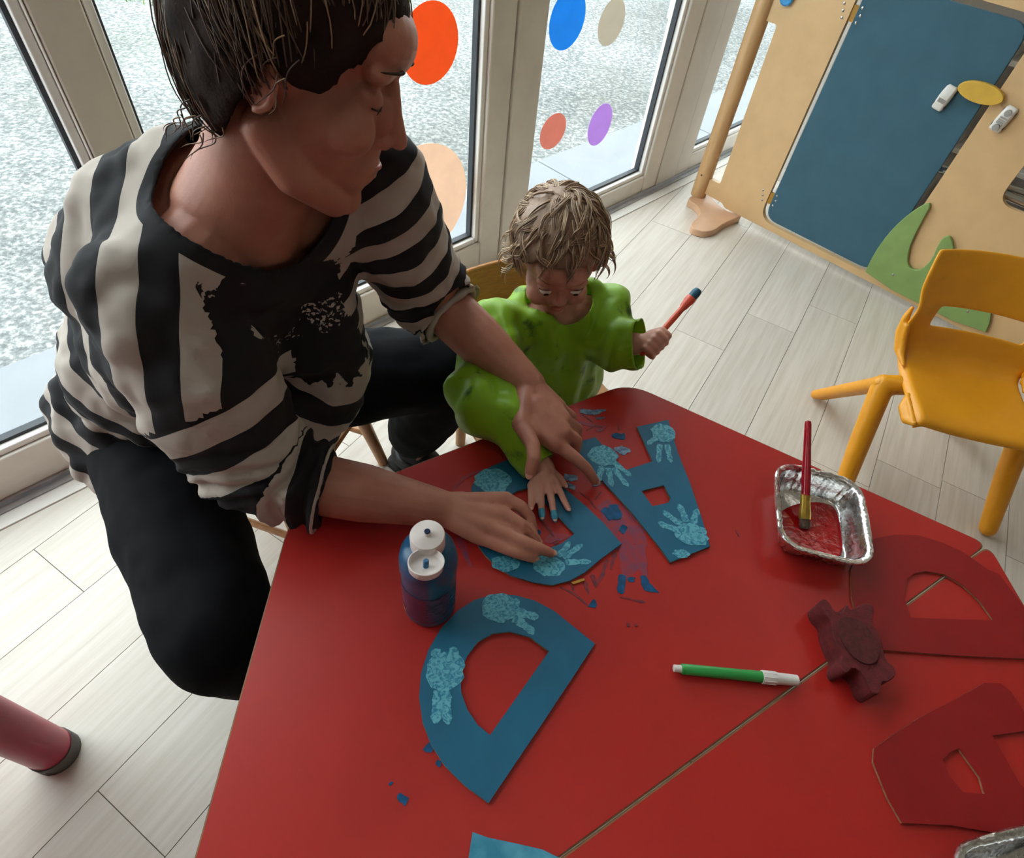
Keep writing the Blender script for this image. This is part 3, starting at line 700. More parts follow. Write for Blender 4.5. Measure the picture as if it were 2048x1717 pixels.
M_SPK = mat('white_foil_gleam', (226, 222, 216), .3, .02)
# ------------------------------------------------------------------ brushes
def brush(name, p0, p1, label, mh, mf, mbr, hr=(.0048, .0062, .0050), fer=.035, bris=.016, flat=.55):
    """p0 bristle tip, p1 handle end"""
    d = nrm(p1 - p0); L = np.linalg.norm(p1 - p0)
    r = empty(name, p0, label, 'paintbrush', 'paintbrushes')
    MB().tube([p0, p0 + d * bris * .3, p0 + d * bris], [.0065, .0085, .0078], 16, flat=flat).build('bristles', mbr, r, smooth='auto')
    MB().tube([p0 + d * bris * .9, p0 + d * (bris + .006), p0 + d * (bris + fer * .5), p0 + d * (bris + fer)], [.0088, .0092, .0080, .0070], 18, flat=max(flat, .7)).build('ferrule', mf, r, smooth='auto')
    b = bris + fer - .001
    MB().tube([p0 + d * (b + (L - b) * t) for t in (0, .05, .25, .6, .95, .99, 1)], [.0064, hr[1], hr[1] * 1.08, hr[1] * .9, hr[2], hr[2] * .85, hr[2] * .4], 18).build('handle', mh, r, smooth='auto')
    return r
bp0 = at(1609, 1058, TH + .0062); bpm = at(1613, 938, TH + .055); bd = nrm(bpm - bp0)
def proj(p):
    c = CR.T @ (np.asarray(p, float) - V(0, 0, CAMH)); return CXP + FPX * c[0] / c[2], CYP + FPX * c[1] / c[2]
bt = .1
while proj(bp0 + bd * bt)[1] > 842 and bt < .35: bt += .001
brush('paintbrush', bp0, bp0 + bd * bt, 'red handled paintbrush with brass ferrule leaning in the paint tray', mat('glossy_red_handle', (176, 16, 36), .2, .03), mat('brass_ferrule', (186, 150, 60), .35, .05, metal=.6), mat('grey_bristles', (130, 105, 92), .8, .15, 400))
# ================================================================== play partition
M_BEECH = mat('beech_laminate', (214, 176, 128), .45, .02, 14)
M_POST = mat('beech_post', (206, 164, 116), .4, .03, 10, stretch=(8, 8, 1))
M_FOOT = mat('beech_foot', (216, 172, 138), .45, .03, 14)
M_CHALK = mat('blue_chalkboard', (54, 94, 112), .75, .03, 10, .05, 200)
M_GREEN = mat('green_lacquer_board', (132, 160, 92), .45, .03, 14)
M_GREEN2 = mat('dark_green_lacquer', (96, 136, 92), .45, .03, 14)
M_YEL = mat('yellow_lacquer', (216, 172, 66), .4, .03)
M_STEEL = mat('steel', (176, 176, 174), .25, .03, metal=1)
M_CHROME = mat('brushed_steel_rod', (196, 196, 192), .22, .03, metal=1)
def screw(a, z, o, parent): MB().lathe(pq(a, z, o), [(.0042, 0), (.0042, .001), (.0025, .002)], 12, PU, ZV, PM).build('screw', M_STEEL, parent, smooth='auto')
def partition():
    r = empty('play_partition', pq(.6, 0), 'beech play partition with chalkboard standing on curved wooden feet', 'partition')
    MB().tube([pq(-.022, .028), pq(-.022, 1.25), pq(-.022, 1.26)], [.033, .033, .028], 28).build('post', M_POST, r, smooth='auto')
    MB().tube([pq(1.50, .028), pq(1.50, 1.25), pq(1.50, 1.26)], [.033, .033, .028], 28).build('post', M_POST, r, smooth='auto')
    MB().lathe(pq(-.022, .125, .0325), [(.004, 0), (.004, .001), (.002, .0012)], 12, PU, ZV, PM).build('bolt_hole', mat('dark_bolt', (70, 46, 36), .6), r)
    zz = [(1265, 750), (1300, 722), (1400, 712), (1490, 720), (1540, 790), (1650, 880), (1760, 905), (1825, 925), (1740, 960), (1630, 1005), (1530, 1080), (1430, 1096), (1330, 1070), (1288, 1035), (1310, 982), (1375, 935), (1388, 880), (1345, 820), (1270, 775)]
    O = [at(1130 + .1953 * x, 250 + .1953 * y, .028)[:2] for x, y in zz]
    MB().prism(smooth_loop(O, 1), [], V(0, 0, 0), V(1, 0, 0), V(0, 1, 0), ZV, 0.0, .028).build('foot', M_FOOT, r, bevel=.006, seg=3)
    c = pq(-.022, 0)[:2]; c2 = pq(1.50, 0)[:2]
    MB().prism(smooth_loop([np.array(p) - c + c2 for p in O], 1), [], V(0, 0, 0), V(1, 0, 0), V(0, 1, 0), ZV, 0.0, .028).build('foot', M_FOOT, r, bevel=.006, seg=3)
    out = [(.004, .05), (.10, .048), (.115, .034), (1.47, .034), (1.47, 1.16), (.004, 1.16), (.004, .685), (.052, .685), (.060, .115), (.004, .115)]
    def rr(a0, a1, z0, z1, q): return rnd_poly([(a0, z0), (a1, z0), (a1, z1), (a0, z1)], q, 6)
    holes = [rr(.272, .775, .058, .888, .065), rr(.95, 1.28, .44, .70, .05)]
    MB().prism(rnd_poly(out, [.004, .01, .01, .01, .05, .02, .004, .01, .01, .004], 4), holes, pq(0, 0), PU, ZV, PM, -.010, .010).build('board', M_BEECH, r, bevel=.002)
    cb = MB().prism(rr(.290, .755, .072, .868, .055), [], pq(0, 0), PU, ZV, PM, -.006, .008).build('chalkboard', M_CHALK, r, bevel=.002)
    MB().tube([pq(.272 + .004, .40, -.06), pq(1.30, .50, -.06)], .012, 12).build('rod', M_CHROME, r, smooth='auto')
    MB().tube([pq(.95, .455, -.03), pq(1.28, .455, -.03)], .013, 14).build('rod', M_CHROME, r, smooth='auto')
    for z in (.15, .775):
        MB().box(pq(0, 0), PU, ZV, PM, .268, .296, z - .022, z + .022, -.004, .006).build('hinge', mat('ochre_hinge', (176, 128, 40), .5), r)
        for k in (-1, 0, 1):
            screw(.248 - .006 * k, z + .018 * k, .010, r); screw(.306 - .004 * abs(k), z + .02 * k, .008, r)
    g = [(.737, .052), (.729, .115), (.727, .18), (.735, .25), (.750, .305), (.772, .352), (.786, .368), (.797, .362), (.799, .34), (.805, .27), (.82, .20), (.842, .158), (.868, .150), (.890, .163), (.898, .21), (.884, .27), (.888, .296), (.905, .300), (.935, .27), (.96, .20), (1.0, .175), (1.04, .20), (1.05, .28), (1.08, .31), (1.10, .28), (1.11, .18), (1.16, .12), (1.18, .052)]
    MB().prism(smooth_loop(g, 1), [], pq(0, 0), PU, ZV, PM, .011, .024).build('bush_cutout', M_GREEN, r, bevel=.002)
    screw(.822, .105, .024, r); screw(1.09, .105, .024, r)
    n = 28
    lt = MB().prism([(.737 + .064 * math.cos(2 * math.pi * k / n), .693 + .026 * math.sin(2 * math.pi * k / n)) for k in range(n)], [], pq(0, 0), PU, ZV, PM, .012, .030).build('latch', M_YEL, r, bevel=.003)
    MB().prism([(.64, .93), (.82, .905), (.86, .96), (.80, 1.02), (.70, 1.0)], [], pq(0, 0), PU, ZV, PM, .011, .022).build('red_cutout', mat('red_lacquer', (200, 40, 60), .4), r, bevel=.002)
    MB().lathe(pq(.055, .765, .010), [(.022, 0), (.024, .003), (.024, .010), (.020, .013)], 24, PU, ZV, PM).build('knob', mat('sky_blue_lacquer', (60, 150, 214), .4), r, smooth='auto')
partition()
def toy_car(a, z, o, flip, label):
    r = empty('toy_car', pq(a, z - .035, o), label, 'toy car', 'little toy cars on the partition')
    W = mat('white_toy_plastic', (226, 222, 216), .35, .02); G = mat('grey_toy_plastic', (160, 156, 150), .4, .03)
    tl = math.radians(8); d = ZV * math.cos(tl) + PU * math.sin(tl); s = np.cross(d, PM)
    P = lambda x, y, h: pq(a, z, o) + d * x + s * y + PM * h
    sec = [(-.036, .012, .003, .010), (-.032, .0165, .001, .014), (-.014, .0175, .001, .016), (.0, .0178, .001, .022), (.018, .0175, .001, .021), (.030, .0165, .001, .014), (.036, .012, .003, .010)]
    vs = []
    for x, hw, h0, h1 in sec:
        vs += [P(x, -hw, h0), P(x, hw, h0), P(x, hw * 1.0, (h0 + h1) * .6), P(x, hw * .72, h1), P(x, -hw * .72, h1), P(x, -hw, (h0 + h1) * .6)]
    fs = []
    for i in range(len(sec) - 1):
        for k in range(6): l = (k + 1) % 6; fs.append((i * 6 + k, i * 6 + l, (i + 1) * 6 + l, (i + 1) * 6 + k))
    fs += [tuple(range(5, -1, -1)), tuple((len(sec) - 1) * 6 + k for k in range(6))]
    me = MB().add(vs, fs).build('car_body', W, r, bevel=.002)
    if not flip:
        MB().hexa([P(-.013, -.012, .0150), P(.0, -.012, .0205), P(.0, .012, .0205), P(-.013, .012, .0150), P(-.013, -.011, .0165), P(.0, -.011, .0225), P(.0, .011, .0225), P(-.013, .011, .0165)]).build('windscreen', G, r)
    else:
        for x in (-.022, .020): MB().lathe(P(x, 0, .012), [(.009, 0), (.009, .011), (.006, .0115)], 18, d, s, PM).build('wheel_disc', G, r, smooth='auto')
        for k in range(3): MB().box(P(0, 0, 0), d, s, PM, -.010 + .007 * k, -.006 + .007 * k, -.010, .010, .018, .0235).build('grille_bar', G, r)
    for x in (-.020, .020):
        for y in (-1, 1): MB().lathe(P(x, y * .0165, .005), [(.006, -.002), (.006, .002)], 14, d, PM, s).build('wheel', mat('toy_tyre', (90, 84, 84), .6), r, smooth='auto')
toy_car(.655, .650, .0085, False, 'white toy car stuck on the blue chalkboard')
toy_car(.829, .650, .0105, True, 'white toy car with grey discs stuck on the beech board')
# shelf behind the partition, glimpsed through its gaps
def shelf():
    r = empty('white_shelf', pq(.9, 0, -.62), 'white open shelf behind the partition, seen through its gaps', 'shelf')
    W = mat('white_melamine', (226, 224, 222), .5, .01)
    bx = lambda a0, a1, z0, z1, o0, o1, nm: MB().box(pq(0, 0), PU, ZV, PM, a0, a1, z0, z1, o0, o1).build(nm, W, r, bevel=.002)
    bx(.10, 1.8, 0, .06, -.85, -.50, 'plinth')
    for a in (.10, .66, 1.22, 1.78): bx(a, a + .02, .06, .95, -.85, -.50, 'side_panel')
    for z in (.06, .36, .66): bx(.12, 1.78, z, z + .018, -.85, -.51, 'shelf_board')
    bx(.10, 1.80, .95, .97, -.85, -.49, 'top_board'); bx(.12, 1.78, .06, .95, -.85, -.84, 'back_panel')
shelf()
# ================================================================== yellow plastic chair
def yellow_chair():
    c = V(1.212, 1.033, 0); ra = nrm(V(.972, -.235, 0)); ba = nrm(V(.235, .972, 0))
    r = empty('plastic_chair', c, 'yellow moulded plastic chair with slotted backrest beside the red table', 'chair')
    Y = mat('yellow_moulded_plastic', (230, 154, 26), .36, .015, 20)
    P = lambda x, y, z: c + ra * x + ba * y + ZV * z
    prof = [(-.176, .292), (-.170, .306), (-.150, .312), (-.10, .310), (-.04, .306), (.02, .306), (.06, .312), (.085, .330), (.100, .362), (.110, .392), (.118, .414), (.128, .440), (.142, .470), (.158, .505), (.174, .540), (.184, .560), (.190, .566)]
    hw = [.148, .150, .152, .153, .152, .150, .150, .154, .164, .168, .164, .160, .175, .176, .175, .174, .172]
    nu = 25; rows = []
    for i, ((b, z), h) in enumerate(zip(prof, hw)):
        back = smoothstep(5, 10, i); row = []
        for k in range(nu):
            u = -1 + 2 * k / (nu - 1); x = u * h; e = abs(u)
            zz = z + (1 - back) * .010 * u * u - (1 - back) * .02 * max(0, (e - .9) / .1) ** 2
            bb = b - back * .030 * u * u
            if 0 < i < 16: pass
            if i >= 14: zz -= .006 * u * u
            row.append(P(x, bb, zz))
        rows.append(row)
    vs = [p for rw in rows for p in rw]; fs = []
    for i in range(len(rows) - 1):
        for k in range(nu - 1):
            if i in (9, 10) and 4 <= k < nu - 5: continue           # the slot
            fs.append((i * nu + k, i * nu + k + 1, (i + 1) * nu + k + 1, (i + 1) * nu + k))
    sh = MB().add(vs, fs).build('seat_shell', Y, r, smooth=True)
    so = sh.modifiers.new('thick', 'SOLIDIFY'); so.thickness = .009; so.offset = -1
    sb = sh.modifiers.new('sub', 'SUBSURF'); sb.levels = 2; sb.render_levels = 2
    for s in (-1, 1):
        # rim of the side wing joining seat and back, and the flap at the front
        put('side_wing', remesh(MB().chain([P(s * .146, .020, .316), P(s * .156, .066, .328), P(s * .166, .092, .362), P(s * .171, .104, .398), P(s * .170, .110, .424)], [.005, .011, .012, .009, .005]).chain([P(s * .150, .050, .322), P(s * .158, .074, .352), P(s * .164, .088, .385)], [.009, .009, .008]), .003, 5), Y, r, smooth=True)
        put('front_flap', remesh(MB().chain([P(s * .148, -.170, .300), P(s * .156, -.150, .288), P(s * .157, -.110, .290), P(s * .148, -.078, .306)], [.007, .010, .010, .006]).chain([P(s * .150, -.160, .302), P(s * .151, -.09, .306)], [.006, .006]), .003, 5), Y, r, smooth=True)
        j = P(s * .178, -.018, .272); ff = V(.9865, .882, 0) if s < 0 else V(1.365, .805, 0); rf = V(1.063, 1.262, 0) if s < 0 else V(1.44, 1.184, 0)
        mb = MB().chain([P(s * .120, -.018, .285), j, j * .5 + ff * .5 + ZV * .004, ff + ZV * .022], [.022, .027, .0255, .0215], 20)
        def leg(mb):
            me = remesh(mb, .004, 6); co = get_co(me); co[:, 2] = np.maximum(co[:, 2], .0005); set_co(me, co); put('leg', me, Y, r, smooth=True)
        leg(mb); mb = MB().cone(P(s * .135, -.010, .285), j, .020, .026, 20)
        q = nrm(np.cross(rf - j, ZV)) * .010; e = rf + ZV * .020
        for w_ in (-1, 1): mb.chain([j + ZV * .004 + q * w_, e + q * w_], [.0185, .0150], 16)
        leg(mb)
    MB().tube([P(-.16, -.02, .283), P(.16, -.02, .283)], .012, 12).build('stretcher', Y, r, smooth='auto')
yellow_chair()
# ================================================================== small wooden chairs
M_WOOD = mat('varnished_beech', (188, 138, 92), .4, .06, 12, stretch=(6, 6, 1))
M_WOOD2 = mat('honey_plywood', (182, 122, 62), .4, .06, 12, stretch=(3, 3, 14))
def wood_chair(c, fang, label, sz=.30, hw=.15, hd=.15, bh=.25, splay=.03, feet=None):
    f = V(math.cos(fang), math.sin(fang), 0); s = V(-f[1], f[0], 0)
    r = empty('wooden_chair' if bh else 'wooden_stool', V(c[0], c[1], 0), label, 'chair' if bh else 'stool')
    c = V(c[0], c[1], 0); P = lambda x, y, z: c + s * x + f * y + ZV * z
    O = rnd_poly([(-hw, -hd), (hw, -hd), (hw, hd), (-hw, hd)], .05, 6)
    MB().prism(O, [], c, s, f, ZV, sz - .014, sz).build('seat', M_WOOD2, r, bevel=.004)
    for x in (-1, 1):
        for y in (-1, 1):
            top = P(x * (hw - .03), y * (hd - .03), sz - .014); bot = P(x * (hw - .03 + splay), y * (hd - .03 + splay), 0)
            if y > 0 or not bh:
                MB().tube([bot, top], [.013, .017], 16).build('leg', M_WOOD, r, smooth='auto')
            else:
                bt = P(x * (hw - .022), -hd - .045, sz + bh)
                MB().tube([bot, P(x * (hw - .026), -hd + .01, sz), bt], [.013, .017, .013], 16).build('leg', M_WOOD, r, smooth='auto')
        MB().tube([P(x * (hw - .015), -(hd - .02), sz * .5), P(x * (hw - .015), hd - .02, sz * .5)], .008, 10).build('stretcher', M_WOOD, r, smooth='auto')
    if not bh: return r
    n = 9; vs = []
    for k in range(n):
        u = -1 + 2 * k / (n - 1); b = -hd - .040 - .02 * (1 - u * u)
        for z, o in ((sz + bh - .10, 0), (sz + bh, -.014)):
            vs += [P(u * hw, b + o, z), P(u * hw, b + o - .010, z)]
    fs = []
    for k in range(n - 1):
        a = k * 4; b = a + 4
        fs += [(a, b, b + 2, a + 2), (b + 1, a + 1, a + 3, b + 3), (a + 2, b + 2, b + 3, a + 3), (b, a, a + 1, b + 1)]
    fs += [(0, 2, 3, 1), (4 * n - 4, 4 * n - 3, 4 * n - 1, 4 * n - 2)]
    MB().add(vs, fs).build('back_rail', M_WOOD2, r, bevel=.003)
    return r
wood_chair((-.435, .815), math.radians(-18), 'small wooden stool with splayed legs under the seated woman', sz=.262, hw=.17, hd=.16, bh=0, splay=.035)
wood_chair((.150, .965), math.radians(-62), 'small wooden chair with honey coloured back rail behind the toddler', sz=.27, hw=.155, hd=.14, bh=.215, splay=.012)
# ================================================================== people
def skin_mat(name, c, c2):
    m = mat(name, c, .5, .03, 25, .12, 420, c2=c2); return m
M_SKIN = skin_mat('adult_skin', (186, 126, 104), (172, 108, 88))
M_SKINC = skin_mat('toddler_skin', (208, 150, 130), (196, 134, 114))
M_TROUS = mat('black_trousers', (13, 12, 17), .9, .05, 60, .15, 900, spec=.15)
M_SOCK = mat('charcoal_sock', (40, 38, 42), .9, .05, 200, .3, 900)
M_SHOE = mat('black_leather_shoe', (22, 21, 23), .5, .05)
M_SOLE = mat('dark_rubber_sole', (34, 32, 32), .8, .05)
def ortho(F, Uv):
    F = nrm(F); Uv = nrm(Uv - (Uv @ F) * F); return F, np.cross(F, Uv), Uv        # forward, right, up
def axis_dist(p, pts):
    """distance to a polyline and the length run along it, for many points"""
    best = np.full(len(p), 9.0); run = np.zeros(len(p)); acc = 0
    for i in range(len(pts) - 1):
        a, b = pts[i], pts[i + 1]; d = b - a; L = np.linalg.norm(d); t = np.clip(((p - a) @ d) / L ** 2, 0 if i else -9, 1 if i < len(pts) - 2 else 9)
        q = a + t[:, None] * d; e = np.linalg.norm(p - q, axis=1); k = e < best
        best[k] = e[k]; run[k] = acc + t[k] * L; acc += L
    return best, run
def head_shapes(mb, c, F, Rr, Uv, k=1.0, kid=False):
    L = lambda f, r, u: c + (F * f + Rr * r + Uv * u) * k
    E = lambda p, a, b, d: mb.ell(L(*p), F * a * k, Rr * b * k, Uv * d * k)
    if not kid:
        E((-.015, 0, .035), .098, .076, .092); E((.030, 0, -.030), .062, .063, .082)
        for s in (-1, 1):
            mb.chain([L(-.002, s * .055, -.055), L(.030, s * .046, -.088), L(.068, s * .014, -.110)], [.022 * k, .022 * k, .018 * k])
            E((.066, s * .040, -.026), .026, .024, .026); E((.076, s * .028, .030), .014, .027, .010)
            E((.0735, s * .031, .006), .0150, .0160, .0120)
            E((.096, s * .010, -.033), .010, .008, .007)
            mb.ell(L(-.012, s * .080, -.004), F * .019 * k + Rr * s * .008 * k, Rr * s * .006 * k, Uv * .034 * k - F * .008 * k)
        E((.080, 0, -.048), .017, .026, .018); E((.078, 0, -.085), .014, .024, .016)
        for s in (-1, 1): E((.082, s * .010, -.014), .018, .013, .024)
        mb.chain([L(.086, 0, .020), L(.100, 0, -.008), L(.110, 0, -.027)], [.008 * k, .0075 * k, .0095 * k])
        E((.090, 0, -.062), .011, .024, .0065); E((.087, 0, -.073), .010, .020, .0065); mb.cone(L(.074, 0, -.108), L(.07, 0, -.112), .020 * k, .018 * k)
        E((.070, 0, -.066), .030, .036, .030); E((.060, 0, .050), .040, .055, .036)
    else:
        E((-.010, 0, .030), .092, .072, .082); E((.028, 0, -.026), .052, .060, .062)
        for s in (-1, 1):
            E((.050, s * .034, -.038), .026, .026, .026); E((.066, s * .026, .014), .014, .024, .008)
            E((.0640, s * .028, -.004), .0130, .0150, .0105); E((.080, s * .008, -.030), .008, .007, .006)
            mb.ell(L(-.004, s * .072, -.012), F * .016 * k + Rr * s * .009 * k, Rr * s * .005 * k, Uv * .025 * k - F * .005 * k)
        mb.chain([L(.070, 0, .004), L(.078, 0, -.014), L(.085, 0, -.026)], [.007 * k, .007 * k, .0085 * k])
        E((.072, 0, -.050), .010, .017, .006); E((.070, 0, -.059), .009, .015, .006); E((.056, 0, -.074), .022, .024, .018)
        E((.056, 0, .040), .036, .052, .036)
    return L
def eyes(L, k, F, Rr, Uv, parent, kid):
    W = mat('eye_white', (226, 218, 212), .2, .01); I = mat('brown_iris', (70, 44, 30), .2, .05); LA = mat('dark_lash', (40, 26, 22), .7); LI = mat('lip_tone', (178, 96, 88) if not kid else (204, 118, 108), .4, .04, 80); BR = mat('brow_hair', (64, 44, 34) if not kid else (170, 134, 100), .8, .1, 200)
    for s in (-1, 1):
        p = (.0770, s * .031, .002) if not kid else (.0690, s * .028, -.007)
        d = nrm(F * .96 - Uv * .22); ax = nrm(np.cross(d, Uv)); ay = np.cross(d, ax)
        e = MB().ell(L(*p), F * (.0105 if kid else .0098) * k, Rr * .0125 * k, Uv * (.0062 if kid else .0048) * k).build('eye', W, parent, smooth=True)
        MB().lathe(L(*p) + d * .0100 * k, [(.0050 * k, 0), (.0046 * k, .0006), (.001, .0010)], 18, ax, ay, d).build('iris', I, e, smooth=True)
        MB().tube([L(p[0] + (.0060 if kid else .0108) - .0065 * t * t, p[1] + t * .0135, p[2] + (.0066 - .0030 * t * t if kid else -.002 + .002 * t * t)) for t in np.linspace(-1, 1, 9)], [.0008] * 9, 6).build('eyelashes', LA, parent, smooth=True)
        bz = (.0955, .030, .034) if not kid else (.0795, .026, .020)
        MB().tube([L(bz[0] - .014 * t * t - .004 * t, s * (bz[1] + t * .020), bz[2] + .004 * (1 - t * t)) for t in np.linspace(-1, 1, 9)], [.001, .002, .0026, .0028, .0028, .0025, .002, .0015, .0008], 8, flat=.6).build('eyebrow', BR, parent, smooth=True)
    lz = (.0965, -.0620, -.0715, .022) if not kid else (.0790, -.0500, -.0580, .0145)
    for q, zc in ((0, lz[1]), (1, lz[2])):
        MB().tube([L(lz[0] + (.0018 if q == 0 else -.0005) - .011 * t * t, t * lz[3], zc + (.0012 * (1 - abs(t)) if q == 0 else 0)) for t in np.linspace(-1, 1, 11)], [max(.0008, .0042 * (1 - t * t) ** .5) for t in np.linspace(-1, 1, 11)], 10, flat=.8).build('lip', LI, parent, smooth=True)
def strands(name, m, parent, paths, rad):
    cu = bpy.data.curves.new(name, 'CURVE'); cu.dimensions = '3D'; cu.bevel_depth = rad; cu.bevel_resolution = 1; cu.resolution_u = 2; cu.use_fill_caps = True
    for P in paths:
        s = cu.splines.new('POLY'); s.points.add(len(P) - 1)
        for i, p in enumerate(P):
            s.points[i].co = (p[0], p[1], p[2], 1); t = i / (len(P) - 1); s.points[i].radius = 1.0 if t < .6 else 1 - .75 * (t - .6) / .4
    cu.materials.append(m)
    o = bpy.data.objects.new(name, cu); link(o, parent); tag(o, kind='stuff'); return o
def cut_mesh(me, fields):
    """open a closed garment where a field is negative, with a clean smooth rim"""
    co = get_co(me); S = np.min([f(co) for f in fields], axis=0)
    bm = bmesh.new(); bm.from_mesh(me); bm.verts.ensure_lookup_table()
    dead = [f for f in bm.faces if np.mean([S[v.index] for v in f.verts]) < 0]
    bmesh.ops.delete(bm, geom=dead, context='FACES')
    for v in [v for v in bm.verts if v.is_boundary]:
        p = np.array(v.co)[None]
        for _ in range(3):
            vals = [f(p)[0] for f in fields]; f = fields[int(np.argmin(np.abs(vals)))]; s = f(p)[0]
            g = np.array([(f(p + np.eye(3)[i][None] * 1e-4)[0] - s) / 1e-4 for i in range(3)]); p = p - (s * g / max(g @ g, 1e-9))[None] * .8
        v.co = p[0]
    lv = [v for v in bm.verts if not v.link_faces]; bmesh.ops.delete(bm, geom=lv, context='VERTS')
    bm.to_mesh(me); bm.free(); me.update()
def shell_cap(c, F, Rr, Uv, k, cen, rad, line, amp, freq, seed=0):
    """cap of hair over the skull: part of an ellipsoid above a hairline, ridged along the hair"""
    W = lambda q: c + (F * q[0] + Rr * q[1] + Uv * q[2]) * k
    mb = MB().ell(W(cen), F * rad[0] * k, Rr * rad[1] * k, Uv * rad[2] * k, 110, 70)
    me = bpy.data.meshes.new('hair'); me.from_pydata(mb.v, [], mb.f); me.update()
    co = get_co(me) - W(cen); d = np.stack([co @ F / rad[0], co @ Rr / rad[1], co @ Uv / rad[2]], 1) / k
    s = np.array([1 + amp * noise.noise(Vector((q[0] * freq + seed, q[1] * freq, q[2] * freq * .5))) + amp * .5 * noise.noise(Vector((math.atan2(q[1], q[0]) * 9 + seed, q[2] * 2, 0))) for q in d])
    set_co(me, co * s[:, None] + W(cen))
    xs, ys = zip(*line)
    def field(p):
        q = (p - c) / k; return (q @ Uv) - np.interp(q @ F, xs, ys)
    cut_mesh(me, [field]); return me
# ------------------------------------------------------------------ the woman: joints
aRs, aRe, aRc = V(-.375, .540, .822), V(-.262, .458, .600), V(-.190, .450, .585)
aRw = at(878, 1016, .560)
aLs, aLe = V(-.145, .715, .868), at(880, 607, .660)
aLw = at(1056, 772, .598); aLc = aLe + (aLw - aLe) * .14
aPv, aN = V(-.555, .725, .405), V(-.265, .630, .900)
aLat = nrm(aRs - aLs); aAx = nrm(aN - aPv); aF = nrm(np.cross(-aLat, aAx)); aLat = nrm(np.cross(aF, aAx))
aRh, aLh = V(-.560, .655, .385), V(-.510, .800, .385)
aRk, aLk = V(-.338, .318, .405), at(905, 735, .445)
aRa, aLa = V(-.235, .350, .085), at(828, 885, .110)
aHc = dep(598, 116, .565)
hF, hR, hU = ortho(V(.93, -.10, -.35), V(.30, .15, .94))
def torso(mb, d):
    mb.ell(V(-.550, .732, .440), aF * (.148 - d), aLat * (.166 - d), aAx * (.15 - d))
    mb.ell(V(-.475, .708, .560), aF * (.145 - d), aLat * (.162 - d), aAx * (.17 - d))
    mb.ell(V(-.375, .675, .690), aF * (.125 - d), aLat * (.162 - d), aAx * (.16 - d))
    mb.ell(V(-.305, .650, .785), aF * (.105 - d), aLat * (.160 - d), aAx * (.12 - d))
    mb.chain([V(-.312, .668, .893), V(-.400, .668, .832), V(-.470, .700, .735)], [.060 - d, .085 - d, .100 - d], 24)
    mb.chain([V(-.375, .655, .842), aRs + V(.015, .02, -.01)], [.078 - d, .078 - d], 24); mb.ell(V(-.425, .625, .780), aF * (.085 - d), aLat * (.085 - d), aAx * (.09 - d))
    for s in (-1, 1): mb.ell(V(-.330, .660, .732) + aLat * s * .072 + aF * .075, aF * (.070 - d), aLat * (.082 - d), aAx * (.085 - d))
    mb.chain([aRs + V(.03, .02, .0), V(-.275, .632, .872), aLs + V(-.03, -.01, -.01)], [.074 - d, .074 - d, .070 - d])
